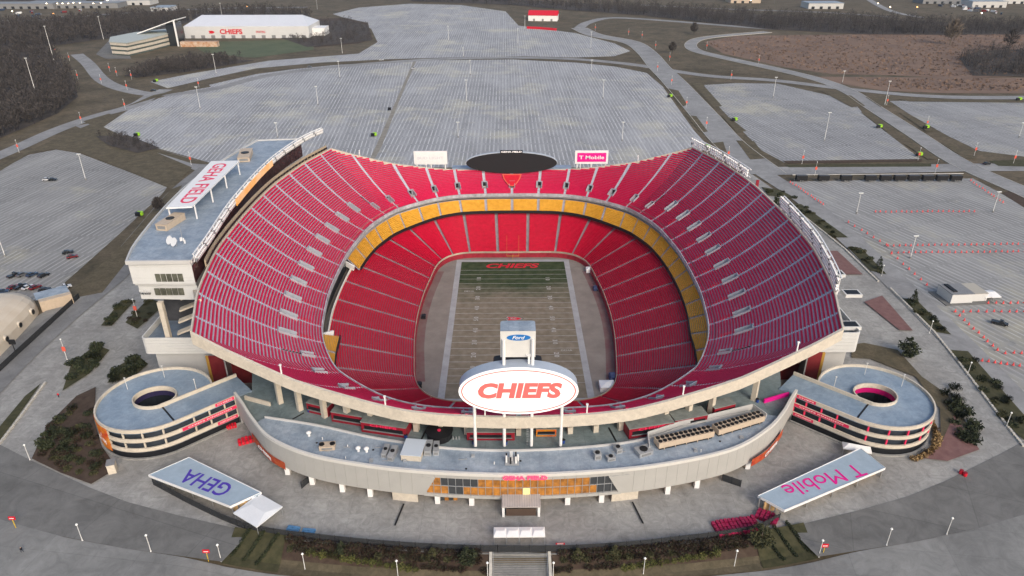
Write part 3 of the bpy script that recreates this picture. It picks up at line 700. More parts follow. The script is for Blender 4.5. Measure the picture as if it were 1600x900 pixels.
for q in ((-24.4-bw, -54.9-bw, -24.4, 54.9+bw), (24.4, -54.9-bw, 24.4+bw, 54.9+bw), (-24.4, 54.9, 24.4, 54.9+bw), (-24.4, -54.9-bw, 24.4, -54.9)):
    bo.sheet([(q[0], q[1]), (q[2], q[1]), (q[2], q[3]), (q[0], q[3])], .03)
for k, q in enumerate(((-24.4-bw, -54.9-bw, -24.4, 54.9+bw), (24.4, -54.9-bw, 24.4+bw, 54.9+bw), (-24.4, 54.9, 24.4, 54.9+bw), (-24.4, -54.9-bw, 24.4, -54.9))):
    MB().sheet([(q[0], q[1]), (q[2], q[1]), (q[2], q[3]), (q[0], q[3])], .03).build('border_band', M_bord, pitch)
for i in range(21):
    y = -45.72+4.572*i; MB().sheet([(-24.38, y-.1), (24.38, y-.1), (24.38, y+.1), (-24.38, y+.1)], .035).build('yard_line', M_line, pitch)
for i, tx in enumerate(('1 0', '2 0', '3 0', '4 0', '5 0', '4 0', '3 0', '2 0', '1 0')):
    y = -36.58+9.144*i
    for sx in (-1, 1): text('yard_number', tx, 2.6, M_line, pitch, frame((sx*15.5, y, .05), (0, -sx, 0), (sx, 0, 0)), depth=.01, bold=.05)
text('end_zone_lettering', 'CHIEFS', 6.4, M_red, pitch, frame((0, 50.2, .05), (1, 0, 0), (0, 1, 0)), bold=.22, shear=.25, width=25, depth=.01)
def arrowhead(k):     # arrowhead emblem outline
    return [(x*k, y*k) for x, y in ((-3.2, .9), (-2.6, 1.5), (-1.6, 1.25), (-.2, 1.5), (1.2, 1.2), (2.4, .7), (3.4, 0), (2.4, -.7), (1.2, -1.2), (-.2, -1.5), (-1.6, -1.25), (-2.6, -1.5), (-3.2, -.9), (-2.3, -.3), (-2.3, .3))]
for k, z, m in ((1.15, .04, M_black), (1.06, .045, M_line), (.92, .05, M_red)):
    MB().sheet([(x, y) for x, y in arrowhead(k)], z).build('emblem', m, pitch)
text('emblem_letters', 'KC', 1.8, M_line, pitch, frame((-.3, 0, .056), (1, 0, 0), (0, 1, 0)), bold=.08, depth=.004)
for sx, y in ((-19.5, 24.5), (19.5, -24.5)): text('sponsor_mark', 'GEHA', 1.7, M_line, pitch, frame((sx, y, .05), (1, 0, 0), (0, 1, 0)), depth=.01)
for sx in (-1, 1):     # worn red sideline paint against the wall
    a = [Vector(FL_(s/4)) for s in range(NL*4)]; a = [q for q in a if q.x*sx > 30 and abs(q.y) < 45]; a.sort(key=lambda q: q.y)
    MB().strip([(q.x-sx*.4, q.y, .02) for q in a], [(q.x-sx*3.6, q.y, .02) for q in a]).build('sideline_paint', mat('faded_red_paint', (.17, .07, .07), .9, col2=(.2, .14, .12), scale=.12), pitch)
# goalposts
def goalpost(y, label):
    M_y = mat('goal_yellow', (.5, .28, .05), .5); sg = 1 if y > 0 else -1
    e = empty('goalpost', (0, y+sg*2, 0), label, 'goalpost', 'goalposts')
    MB().tube([(0, 0, 0), (0, 0, 2.2), (0, -sg*.8, 3.0), (0, -sg*2, 3.05)], .16).build('gooseneck', M_y, e)
    MB().tube([(-2.82, -sg*2, 3.05), (2.82, -sg*2, 3.05)], .12).build('crossbar', M_y, e)
    for x in (-2.82, 2.82): MB().tube([(x, -sg*2, 3.05), (x, -sg*2, 13.7)], .06).build('upright', M_y, e)
goalpost(54.9, 'yellow goalpost in front of the red end zone lettering')
for (x, y, m, sz, lab, nm) in ((921, 424.5, M_white, (3.2, 3, 2.6), 'small white tent by the right corner of the pitch wall', 'field_tent'), (948, 607, M_white, (5, 4.5, 2.8), 'white covered tent in the near right corner of the pitch', 'field_tent')):
    p = un(x, y, 0); e = empty(nm, p, lab, 'tent'); a, c, h = sz
    MB().box((0, 0, h*.35), (a, c, h*.7)).build('skirt', m, e)
    mb = MB(); k = [(-a/2-.1, -c/2-.1, h*.7), (a/2+.1, -c/2-.1, h*.7), (a/2+.1, c/2+.1, h*.7), (-a/2-.1, c/2+.1, h*.7)]
    for i in range(4): mb.face([k[i], k[(i+1) % 4], (0, 0, h)])
    mb.face(k); mb.build('roof', m, e)
for (x, y, lab, sz) in ((930, 453, 'blue covered equipment cart beside the right pitch wall', (1.6, 3, 1.6)), (957, 594, 'blue tarpaulin bundle behind the white corner tent', (2.4, 4.2, 2.2)), (662, 497, 'dark green equipment box by the left pitch wall', (1.6, 2.4, 1.5)), (655, 604, 'black equipment box in the near left corner of the pitch', (1.8, 2.2, 1.6))):
    p = un(x, y, 0); m = mat('blue_tarp', (.045, .06, .13), .6) if 'blue' in lab else M_black; a, c, h = sz
    e = empty('equipment_cart', p, lab, 'cart')
    MB().prism([(-a/2, -c/2), (a/2, -c/2), (a/2, c/2), (-a/2, c/2)], .25, h*.8).build('body', m, e); MB().prism([(-a*.4, -c*.42), (a*.4, -c*.42), (a*.4, c*.42), (-a*.4, c*.42)], h*.8, h).build('cover', m, e)
    for sx in (-1, 1): MB().tube([(sx*a*.5, -c*.3, .25), (sx*a*.5+sx*.12, -c*.3, .25)], .25, 8).build('wheel', M_black, e)
# ================================================================== scoreboards
def ellipse(cx, cz, a, b, n=48): return [(cx+a*math.cos(2*math.pi*k/n), cz+b*math.sin(2*math.pi*k/n)) for k in range(n)]
def ydisk(mb, pts, y0, y1):
    A = [(x, y0, z) for x, z in pts]; B = [(x, y1, z) for x, z in pts]; mb.face(A); mb.face(list(reversed(B))); mb.strip(A, B, True); return mb
M_glow = mat('backlit_white', (.85, .84, .82), .4, emit=(1, .98, .95), es=.22)
M_glowr = mat('backlit_red', (.62, .10, .09), .4, emit=(1, .28, .24), es=.2)
sb = empty('scoreboard', (0, -104, 20), 'big white oval sign with red lettering on four white posts, a smaller box above', 'scoreboard')
parts = []
parts.append(ydisk(MB(), ellipse(-.2, 39.1, 15.1, 7.05), -105.6, -101.9).build('drum', mat('sign_body', (.38, .43, .50), .5, var=.06, scale=.2)))
parts.append(ydisk(MB(), ellipse(-.2, 39.1, 15.15, 7.1), -105.95, -105.62).build('sign_face', M_glow))
o = MB(); e1, e2 = ellipse(-.2, 39.1, 14.5, 6.5), ellipse(-.2, 39.1, 14.2, 6.22)
o.strip([(x, -106.02, z) for x, z in e1], [(x, -106.02, z) for x, z in e2], True); parts.append(o.build('border_line', M_glowr))
parts.append(text('lettering', 'CHIEFS', 5.9, M_glowr, None, frame((.15, -106.03, 39.15), (1, 0, 0), (0, 0, 1)), bold=.3, shear=.16, width=21.2, depth=.06))
for x in (-11.6, -3.9, 3.3, 11.1):
    zt = 39.1-7*math.sqrt(max(0, 1-(x/15.1)**2))+.4; zt = 48.5 if abs(x) < 5 else zt
    parts.append(MB().tube([(x, -103.8, 20), (x, -103.8, zt if abs(x) > 5 else 33)], .42, 10).build('post', M_white))
for x in (-3.9, 3.3): parts.append(MB().tube([(x, -104.0, 45), (x, -104.0, 53.2)], .42, 10).build('post', M_white))
bx_ = MB(); rr = []
for cx, cy, a0 in ((3.2, -99.2, 0), (-3.9, -99.2, 90)):
    for k in range(5): t = R(a0+k*22.5); rr.append((cx+.8*math.cos(t), cy+.8*math.sin(t)))
poly = rr+[(-4.7, -103.5), (4.0, -103.5)]
parts.append(MB().prism(poly, 47.8, 55.3).build('camera_box', mat('box_panel', (.62, .61, .58), .6, var=.04, scale=.4)))
parts.append(MB().sheet([(x, y) for x, y in poly], 55.33).build('box_roof', M_roof))
parts.append(ydisk(MB(), ellipse(-.2, 53.5, 2.95, .85, 32), -103.62, -103.52).build('sponsor_oval', mat('sponsor_blue', (.02, .16, .46), .4)))
parts.append(text('sponsor_lettering', 'Ford', 1.35, M_white, None, frame((-.2, -103.66, 53.5), (1, 0, 0), (0, 0, 1)), bold=.02, shear=.35, width=3.2, depth=.04))
parts.append(MB().box((2.4, -103.9, 48.6), (1.4, .7, .1)).box((2.4, -103.9, 45.5), (.5, .12, 6.5)).build('ladder', M_white))
for k in range(10): parts.append(MB().box((2.4, -103.95, 42.6+.65*k), (.7, .1, .08)).build('ladder_rung', M_white))
lx = MB(); lx.box((1.9, -103.8, 25.5), (.1, .5, 11)).box((2.6, -103.8, 25.5), (.1, .5, 11)); 
for k in range(20): parts.append(MB().box((2.25, -104.0, 20.5+.55*k), (.6, .08, .08)).build('ladder_rung', M_galv))
ar = []
for k in range(13): t = math.pi*k/12; ar.append((-.4+6.2*math.cos(t) if 0 < k < 12 else -.4+6.2*math.cos(t), 45.0+1.1*math.sin(t)**.5 if 0 < k < 12 else 45.0))
parts.append(ydisk(MB(), [(5.8, 42)]+ar+[(-6.6, 42)], -101.85, -99.6).build('screen_housing', M_screen))
parts.append(ydisk(MB(), ellipse(-.2, 39.1, 14.6, 6.6), -101.85, -101.5).build('screen', M_screen))
adopt(sb, parts)
fb = empty('video_board', (0, 101.5, 29), 'large black oval video board above the far seats', 'video board'); parts = []
parts.append(ydisk(MB(), ellipse(-.1, 34.4, 23.6, 5.7), 101.2, 102.6).build('housing', mat('board_body', (.42, .47, .53), .5)))
parts.append(ydisk(MB(), ellipse(-.1, 34.25, 23.3, 5.45), 100.9, 101.18).build('screen', M_screen))
parts.append(MB().box((-.2, 101.4, 40.2), (11.4, 1.2, 1.3)).build('header', M_black))
parts.append(text('header_lettering', 'GEHA FIELD', 1.1, M_glow, None, frame((-.2, 100.76, 40.2), (1, 0, 0), (0, 0, 1)), bold=.03, width=10.4, depth=.04))
for x in (-14, 14): parts.append(MB().tube([(x, 103.3, 27), (x, 103.3, 33)], .7, 10).build('post', M_white))
parts.append(MB().box((0, 106.8, 28.6), (62, 5, 4)).build('control_room', mat('control_room_grey', (.23, .28, .36), .5, var=.3, scale=.2)))
adopt(fb, parts)
for sx, lab, body, tm, bm in ((-1, 'white billboard with pale lettering left of the video board', 'BUD LIGHT', mat('pale_grey_letters', (.62, .62, .64), .5), M_white), (1, 'white framed magenta billboard right of the video board', 'T Mobile', M_white, M_mag)):
    cx = -42 if sx < 0 else 41.4
    e = empty('billboard', (cx, 106.2, 24), lab, 'billboard'); parts = []
    parts.append(MB().box((cx, 106.2, 35.7), (17.2, .8, 7)).build('frame', M_white))
    parts.append(MB().box((cx+(0 if sx > 0 else 0), 105.72, 35.7), (15, .12, 4.7 if sx > 0 else 5.4)).build('panel', bm))
    parts.append(text('lettering', body, 2.6 if sx > 0 else 1.9, tm, None, frame((cx, 105.63, 35.6), (1, 0, 0), (0, 0, 1)), bold=.05, width=13 if sx > 0 else 13.4, depth=.04))
    for x in (-7.4, 0, 7.4): parts.append(MB().tube([(cx+x, 106.6, 27), (cx+x, 106.6, 33)], .4, 8).build('post', M_white))
    adopt(e, parts)
# emblem in the middle of the far upper deck
em = []
for k, dz, m in ((.98, .95, M_orange), (.82, 1.02, M_red)):
    p = []
    for u, d in ((-5.2, 11.4), (5.2, 11.4), (4.3, 8.6), (2.2, 5.4), (.9, 4.4), (-.9, 4.4), (-2.2, 5.4), (-4.3, 8.6)):
        d_ = 7.6+(d-7.6)*k; kk = (29.25-21)/(A1*13.8+B1*13.8**2); p.append((u*k, 89.6+d_, 21.0+(A1*d_+B1*d_*d_)*kk+dz))
    em.append(MB().face(p).build('deck_emblem', m, upper))
# ================================================================== left tower
M_side = mat('white_siding', (.60, .595, .575), .55, var=.04, scale=.3)
M_panew = mat('tower_pane', (.10, .10, .075), .1, var=.4, scale=.5, spec=.6)
TI = [(-100, -54.6), (-101.7, -40), (-105, -6), (-106, 35), (-103.8, 62), (-100.5, 80), (-102, 83.6)]
TO = [(-121, 81.5), (-126, 51), (-128.5, 20), (-127, -9.4), (-123, -40), (-119.3, -54.6)]
TIc = [tuple(q) for q in catmull([Vector(p) for p in TI[:-1]], 4)]+[TI[-1]]; TOc = [tuple(q) for q in catmull([Vector(p) for p in TO], 4)]
tower = empty('suite_tower', (-113, 10, 10), 'long white suite tower with a blue grey roof along the left rim', 'tower'); parts = []
TP = TIc+TOc
parts.append(MB().prism(list(reversed(TP)), 44.2, 51.6).build('upper_storey', M_side))
low_ = [(x*1.0, y) for x, y in TP]; lp = offset(low_, .9, True)
parts.append(MB().prism(list(reversed(lp)), 38, 43.4).build('lower_storey', M_side))
parts.append(MB().prism(list(reversed(offset(low_, .3, True))), 43.4, 44.2).build('floor_edge', M_metal))
parts.append(MB().sheet(list(reversed(TP)), 51.65).build('roof', M_roof))
parts.append(MB().wall(TOc+[TI[0]], 51.2, 52.4, -.5).build('parapet', M_metal)); parts.append(MB().wall(TIc+[TO[0]], 51.2, 52.2, -.4).build('parapet', M_metal))
for (x0, y0, x1, y1, Y, nn) in ((241, 428, 288, 440, -54.68, 5), (240, 450.5, 289, 461, -53.72, 5)):
    a = uny(x0, y0, Y); c = uny(x1, y1, Y); w = (c.x-a.x)/nn
    for k in range(nn):
        parts.append(MB().box((a.x+w*(k+.5), Y, (a.z+c.z)/2), (w-.18, .1, a.z-c.z)).build('window', M_panew))
parts.append(text('sign_line', 'HY VEE', 1.1, M_white, None, frame(uny(226, 454.5, -53.75), (1, 0, 0), (0, 0, 1)), width=3.4)); parts.append(text('sign_line', 'THE ROOF', .9, M_black, None, frame(uny(227, 459, -53.75), (1, 0, 0), (0, 0, 1)), width=3.6, bold=.03))
for k in range(7):
    z = 45.3+k*.95
    if not 46.5 < z < 50: parts.append(MB().box((-109.7, -54.63, z), (19.2, .06, .05)).build('siding_joint', M_metal))
ti2 = offset(TIc, -.25)
parts.append(MB().wall(ti2, 44.6, 50.2, .2).build('suite_glazing', mat('maroon_glass', (.05, .018, .018), .25, var=.5, scale=.6)))
lb = [p for p in offset(TIc, -3.1) if -12 < p[1] < 46]
parts.append(MB().wall(lb, 51.6, 54.2, .2).build('lit_ribbon', mat('lit_ribbon', (.8, .35, .04), .4, emit=(1, .45, .10), es=.18, col2=(.8, .62, .4), scale=.12)))
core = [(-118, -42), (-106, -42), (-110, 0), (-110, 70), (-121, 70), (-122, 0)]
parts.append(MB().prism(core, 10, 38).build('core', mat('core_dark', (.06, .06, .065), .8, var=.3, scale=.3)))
p0 = uny(250, 472, -55.2); parts.append(MB().bar((p0.x, -55.2, 38.2), (p0.x, -55.2, 22), 1.5).build('column', M_cream))
a, c = uny(290, 462, -55.0), R_(CORN[2]+.3)
parts.append(MB().bar((-101, -54, 40), (-93.5, -68, 44), 1.2, 3.2).build('link_beam', M_cream))
for k in range(4):
    parts.append(MB().bar((-110.5, -45-2.4*k, 34-3.0*k), (-104.6, -43.6-2.4*k, 36-3.0*k), 2.4, .6).build('stair_flight', M_cream))
adopt(tower, parts)
# rooftop sign canopy on the tower
sg = empty('roof_sign', (-117, 5, 52), 'long white canopy with red GEHA FIELD lettering on the left tower roof', 'sign'); parts = []
q = [un(330, 252, 57), un(374, 251, 57), un(300, 323, 57), un(259, 325, 57)]
parts.append(MB().prism([(p.x, p.y) for p in reversed(q)], 56.6, 57.1).build('panel', M_white))
dv = (q[3]-q[0]).normalized(); mid = (q[0]+q[1]+q[2]+q[3])/4; upv = Vector((-dv.y, dv.x, 0))
parts.append(text('lettering', 'GEHA FIELD', 7.2, M_pink, None, frame((mid.x, mid.y, 57.14), dv, upv), bold=.1, width=46, depth=.03))
for f in (.04, .35, .65, .96):
    for e0, e1 in ((q[0], q[3]), (q[1], q[2])):
        p = e0.lerp(e1, f); parts.append(MB().bar((p.x, p.y, 51.6), (p.x, p.y, 56.7), .4).build('leg', M_white))
adopt(sg, parts)
def rooftop_unit(loc, sz, rz, label, m=M_tan, fans=1):
    e = empty('rooftop_unit', loc, label, 'air conditioner', 'rooftop air conditioners', rz); a, c, h = sz
    MB().box((0, 0, h/2), (a, c, h)).build('cabinet', m, e); MB().box((0, 0, h+.06), (a*1.04, c*1.04, .12)).build('lid', m, e)
    for k in range(fans):
        x = 0 if fans == 1 else a*(-.35+.7*k/(fans-1)); MB().tube([(x, 0, h+.1), (x, 0, h+.35)], min(a/fans, c)*.36, 10).build('fan', M_black, e)
    MB().box((0, -c/2-.03, h*.5), (a*.7, .06, h*.5)).build('louvre', M_grey, e)
p = un(268, 351, 51.7); rooftop_unit(p, (4, 11, 2.2), R(-10), 'long tan unit on the left tower roof below the roof sign', fans=1)
p = un(384, 246, 51.7); rooftop_unit(p, (5, 14, 2.0), R(12), 'long tan unit on the left tower roof beyond the roof sign')
for i, (x, y) in enumerate(((269, 381), (276, 384))):
    p = un(x, y, 51.7); e = empty('satellite_dish', p, ('left' if i == 0 else 'right')+'most of two white dishes on the left tower roof', 'satellite dish', 'roof dishes')
    MB().tube([(0, 0, 0), (0, 0, 1.2)], .12).build('mast', M_galv, e)
    mb = MB(); mb.tube([(0, 0, 1.0), (-.2, -.25, 1.35), (-.45, -.6, 1.6)], [.2, 1.1, 1.5], 14); mb.build('dish', M_white, e)
p = un(287, 382, 51.7); e = empty('antenna_cluster', p, 'small antenna cluster with whip mast on the left tower roof', 'antenna')
MB().tube([(0, 0, 0), (0, 0, 6)], .08).build('mast', M_galv, e)
for k in range(4): MB().box((.6*math.cos(k*1.6), .6*math.sin(k*1.6), 1+.4*k), (.4, .4, 1.2)).build('panel', M_white, e)
# ================================================================== floodlight banks along the side rims
def floodbank(pts, z0, z1, label, rows, step, br=True):
    e = empty('floodlight_bank', (*pts[0], z0-1.5), label, 'floodlights', 'floodlight banks on the side rims'); parts = []
    n = len(pts); L = [0]
    for a, c in zip(pts, pts[1:]): L.append(L[-1]+(Vector(c)-Vector(a)).length)
    def at(d):
        for k in range(n-1):
            if d <= L[k+1] or k == n-2:
                f = (d-L[k])/(L[k+1]-L[k]); a, c = Vector(pts[k]), Vector(pts[k+1]); v = (c-a).normalized(); return a.lerp(c, f), v
    for z in (z0, z1): 
        mb = MB(); mb.wall(pts, z-.16, z+.16, .32); parts.append(mb.build('chord', M_white))
    d = 0; k = 0; inw = Vector((-1 if pts[0][0] > 0 else 1, 0))
    heads = MB()
    while d < L[-1]:
        p, v = at(d)
        for r in range(rows):
            z = z0+(z1-z0)*(r+.5)/rows
            hd = MB(); ax = Vector((inw.x, 0, -.35)).normalized(); c0 = Vector((p.x+inw.x*.2, p.y, z)); hd.tube([c0, c0+ax*.5, c0+ax*.8], [.25, .62, .7], 8); o = hd.build('lamp_head', M_white if (k+r) % 9 else M_grey); parts.append(o)
        if k % 4 == 0:
            parts.append(MB().bar((p.x, p.y, z0), (p.x, p.y, z1), .2).build('stanchion', M_white))
            if br: parts.append(MB().bar((p.x, p.y, z0), (p.x-inw.x*-.2, p.y, z0-3.2), .38).build('bracket', M_white))
        d += step; k += 1
    adopt(e, parts); return e
def rimline(s0, s1, off, n=14): return [tuple(R_(s0+(s1-s0)*k/n)+R_(s0+(s1-s0)*k/n).normalized()*off) for k in range(n+1)]
floodbank(rimline(6.02, 9.9, .5), 47.6, 51.0, 'white floodlight bank on the far half of the right rim', 3, 1.7)
floodbank(rimline(12.3, 17.2, 1.0), 47.2, 51.4, 'dense white floodlight bank on the near half of the right rim', 4, 1.35)
li = [(-98.5, -55), (-99.8, -40), (-103.3, -6), (-104.2, 35), (-102, 62), (-98.2, 82), (-93.5, 95)]
floodbank([tuple(q) for q in catmull([Vector(p) for p in li], 4)], 52.0, 54.4, 'long white floodlight truss along the left tower roof edge', 2, 1.15, False)
# lit strip of banners below the left truss and the louvred back wall
ln = [tuple(R_(s)+R_(s).normalized()*.7) for s in [k/5 for k in range(int((CORN[2]+3.2)*5), int(CORN[3])*5-1)]]
MB().wall(ln, 45.9, 48.6, .4).build('louvre_wall', mat('louvre_tan', (.42, .34, .24), .7, var=.12, scale=.5), upper)
nl = len(ln)
for k in range(nl-1):
    for f in (.15, .35, .55, .75):
        a = Vector(ln[k]).lerp(Vector(ln[k+1]), f); MB().box((a.x+.42, a.y, 47.4), (.12, .8, .8)).build('louvre', M_black, upper)
# ================================================================== spiral ramp towers
def ramp_tower(sx, C, label, accent, hole_m):
    d = Vector((.73, .685)).normalized(); nrm = Vector((.685, -.73)).normalized()
    e = empty('ramp_tower', (sx*abs(C[0]), C[1], G), label, 'ramp tower', 'spiral ramp towers'); parts = []
    c = Vector((-abs(C[0]), C[1])); r = 16.0; LA = 22.5
    def fl(p): return (p[0]*-sx, p[1])
    # outline: round the drum from the inner side of the arm to the outer tangent, then along the arm
    a_in = math.atan2((nrm*5.2+d*15.13).y, (nrm*5.2+d*15.13).x); a_out = math.atan2(nrm.y, nrm.x)
    N = 44; span = (2*math.pi-(a_in-a_out)) if a_in > a_out else (a_out-a_in)
    arc = []
    for k in range(N+1):
        t = a_in+span*k/N; arc.append(c+Vector((math.cos(t), math.sin(t)))*r)
    e_out = c+nrm*r+d*LA; e_in = c+nrm*(r-10.8)+d*LA; s_in = c+nrm*5.2+d*15.13
    outline = [fl(p) for p in arc+[e_out, e_in]]
    outer_line = [fl(p) for p in arc+[c+nrm*r+d*17.3]]
    def rev(l): return list(reversed(l)) if sx > 0 else l
    hole = [fl(c+Vector((5.9*math.cos(2*math.pi*k/28), 5.0*math.sin(2*math.pi*k/28)))) for k in range(28)]
    def slab(z, t, m, nm):
        # annular deck: drum ring plus arm
        mb = MB(); ring_o = [fl(c+Vector((math.cos(2*math.pi*k/56), math.sin(2*math.pi*k/56)))*(r-.05)) for k in range(56)]
        ring_h = [fl(c+Vector((5.9*math.cos(2*math.pi*k/56), 5.0*math.sin(2*math.pi*k/56)))) for k in range(56)]
        for zz in (z, z-t): mb.strip([(*p, zz) for p in ring_o], [(*p, zz) for p in ring_h], True)
        mb.strip([(*p, z) for p in ring_h], [(*p, z-t) for p in ring_h], True)
        o1 = mb.build(nm, m)
        arm = [c+nrm*(r-.05)-d*.5, e_out, e_in, c+nrm*5.2+d*3.0]
        o2 = MB().prism([fl(p) for p in arm], z-t+.004, z+.02).build(nm, m)
        return [o1, o2]
    lv = [19.2, 16.0, 12.8]
    for i, z in enumerate(lv):
        parts += slab(z, .5, M_deck if i == 0 else M_grey, 'ramp_deck')
        parts.append(MB().wall(outer_line, z-.25, z+.85, .45*-sx).build('parapet', M_cream))
        zz = z-.45
        # glazed screen recessed below each band, and its posts
    inner_line = offset(outer_line, -1.2*sx)
    parts.append(MB().wall(inner_line, 10, 18.7, -.2*sx).build('dark_screen', mat('ramp_screen', (.03, .038, .05), .5, var=.3, scale=.4)))
    posts = offset(outer_line, -.4*sx); acc = 0; last = None
    for k in range(len(posts)):
        p = Vector(posts[k])
        if last is not None and (p-last).length < 3.6: continue
        last = p
        if p.y > c.y+9: continue
        for zt in (18.95, 15.75): parts.append(MB().box((p.x, p.y, zt-1.0), (.4, .4, 2.0)).build('post', accent if sx > 0 else M_cream))
    pa, pb = Vector(fl(c+nrm*r)), Vector(fl(e_out))
    for f in (.2, .4, .6, .8):
        p = pa.lerp(pb, f)
        for zt in (18.95, 15.75): parts.append(MB().box((p.x, p.y+.6, zt-1.0), (.4, .4, 2.0)).build('post', accent if sx > 0 else M_cream))
    parts.append(MB().wall(hole, 18.7, 20.2, -.35 if sx < 0 else .35, True).build('well_parapet', M_cream))
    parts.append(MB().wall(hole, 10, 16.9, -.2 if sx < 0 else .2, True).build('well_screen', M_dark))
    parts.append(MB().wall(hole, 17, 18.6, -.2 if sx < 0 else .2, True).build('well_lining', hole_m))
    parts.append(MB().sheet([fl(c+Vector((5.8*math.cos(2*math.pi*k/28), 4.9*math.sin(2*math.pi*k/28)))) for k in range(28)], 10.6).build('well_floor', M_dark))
    parts.append(MB().wall([fl(c+nrm*5.2-d*1.0), fl(e_in)], 18.9, 20.3, .45*sx).build('arm_parapet', M_cream))
    ft = offset(outer_line, .5*sx)
    parts.append(MB().wall(ft, 10, 10.5, -.6*sx).build('plinth', M_conc))
    parts.append(MB().wall(offset(outer_line, -.5*sx), 10, 12.5, -.2*sx).build('base_wall', mat('base_black', (.012, .013, .016), .5)))
    # expansion joint and little roof lamps
    q0, q1 = Vector(fl(c+nrm*5.6)), Vector(fl(c+nrm*15.4)); parts.append(MB().bar((q0.x, q0.y, 19.25), (q1.x, q1.y, 19.25), .5, .06).build('joint', M_black))
    for k, t in enumerate((100, 155, 20)):
        p = fl(c+Vector((math.cos(R(t)), math.sin(R(t))))*11.4); parts.append(MB().tube([(*p, 19.2), (*p, 23.4)], .09, 6).box((*p, 23.4), (.5, .3, .15)).build('deck_lamp', M_pole))
    # banners along the arm
    for z, f0, f1 in ((19.5, .50, .75), (16.3, .05, .76), (13.1, .48, .75)):
        a, b_ = Vector(fl(c+nrm*(r+.06)+d*LA*f0)), Vector(fl(c+nrm*(r+.06)+d*LA*f1))
        parts.append(MB().bar((a.x, a.y, z), (b_.x, b_.y, z), .06, 1.0).build('banner', M_pink))
        mid = (a+b_)/2; dv = (b_-a).normalized()*(1 if sx < 0 else -1)
        o_ = Vector((dv.y, -dv.x))*.06
        parts.append(text('banner_lettering', 'CHIEFS KINGDOM' if f0 < .5 else 'CHIEFS', .6, M_white, None, frame((mid.x+o_.x, mid.y+o_.y, z), (dv.x, dv.y, 0), (0, 0, 1)), width=(b_-a).length*.8, depth=.03))
    adopt(e, parts); return e, c
RL, cL = ramp_tower(-1, (-107, -80.5), 'left spiral ramp tower with blue deck and cream parapets', M_pink, mat('navy_lining', (.03, .025, .07), .4))
RR, cR = ramp_tower(1, (106, -81.3), 'right spiral ramp tower with magenta lined well', M_pink, mat('magenta_lining', (.55, .01, .15), .4))
# patterned red and yellow wrap on the left drum
mb = MB(); pts = []
for t in range(206, 246, 4): pts.append((-107+16.15*math.cos(R(t)), -80.5+16.15*math.sin(R(t))))
o = MB().wall(pts, 11.6, 19.2, .12).build('drum_banner', mat('red_yellow_wrap', (.55, .02, .02), .5, col2=(.75, .33, .03), scale=.35)); adopt(RL, [o])
o = text('banner_lettering', 'el\nCHIEFS', 2.0, M_white, None, frame((-107+15.8*math.cos(R(227)), -80.5+16.4*math.sin(R(227)), 15), (math.cos(R(317)), math.sin(R(317)), 0), (0, 0, 1)), width=5.2, depth=.05); adopt(RL, [o])
# ================================================================== entrance building, roof and terrace
OC = [(-83.6, -80.3), (-80, -85), (-74.6, -92.6), (-67.2, -101), (-55.6, -107.7), (-41.2, -111.9), (-24, -114.8), (0, -116.3), (24, -114.8), (41.2, -111.7), (57, -106.6), (68.4, -98.6), (75, -91.5), (80, -84.5), (82.8, -80.8)]
OCc = [tuple(q) for q in catmull([Vector(p) for p in OC], 8)]
IC = [(-71.3, -91), (-55.2, -95), (-38.4, -100.6), (-19, -104.9), (0, -106), (19, -104.7), (34.6, -101.6), (48, -95.5), (66, -90)]
ICc = [tuple(q) for q in catmull([Vector(p) for p in IC], 6)]
hall = empty('entrance_building', (0, -112, G), 'curved pale grey entrance building with a glazed front and blue roof', 'building'); parts = []
tfl = [(-85, -76), (-92, -68), (-60, -84), (0, -93), (60, -84), (92, -68), (85, -76)]
tf = offset(OCc, .8)
parts.append(MB().prism([(-80.3, -77.4)]+[p for p in tf]+[(80.3, -77.4), (60, -82), (30, -90), (0, -92.5), (-30, -90), (-60, -82)], 18.3, 19.06).build('terrace_floor', M_floor))
ro = offset(OCc[17:-17], .7)
parts.append(MB().prism(ro+list(reversed(ICc)), 19.1, 20.1).build('roof', M_roof))
parts.append(MB().wall(ICc, 19.06, 20.75, -.35).build('roof_upstand', M_metal))
# cornice
parts.append(MB().wall(offset(OCc, -.12), 20.35, 21.25, .7).build('cornice', mat('cornice_white', (.6, .58, .54), .6, var=.05, scale=.2)))
def seg(line, f0, f1, n=6):
    L = [0]
    for a, c in zip(line, line[1:]): L.append(L[-1]+(Vector(c)-Vector(a)).length)
    def at(f):
        d = f*L[-1]
        for k in range(len(line)-1):
            if d <= L[k+1]+1e-9: a, c = Vector(line[k]), Vector(line[k+1]); return tuple(a.lerp(c, (d-L[k])/(L[k+1]-L[k])))
        return line[-1]
    return [at(f0+(f1-f0)*k/n) for k in range(n+1)]
NPAN = 64
def xat(f): return seg(OCc, f, f, 1)[0]
GX0, GX1 = -24.0, 25.2
M_panel = mat('panel_grey', (.40, .39, .365), .6, var=.05, scale=.15)
for k in range(NPAN):
    f0, f1 = k/NPAN+.00012, (k+1)/NPAN-.00012; q = seg(OCc, f0, f1, 2); xm = q[1][0]
    if GX0 < xm < GX1: zb = 19.3
    else: zb = 13.1
    parts.append(MB().wall(q, zb, 20.33, .3).build('wall_panel', M_panel))
    if GX0 < xm < GX1: parts.append(MB().wall(offset(q, -.1), 13.0, 13.9, .5).build('sill_panel', M_panel))
parts.append(MB().wall(offset(OCc, .42), 13.0, 20.3, .15).build('wall_core', M_grey))
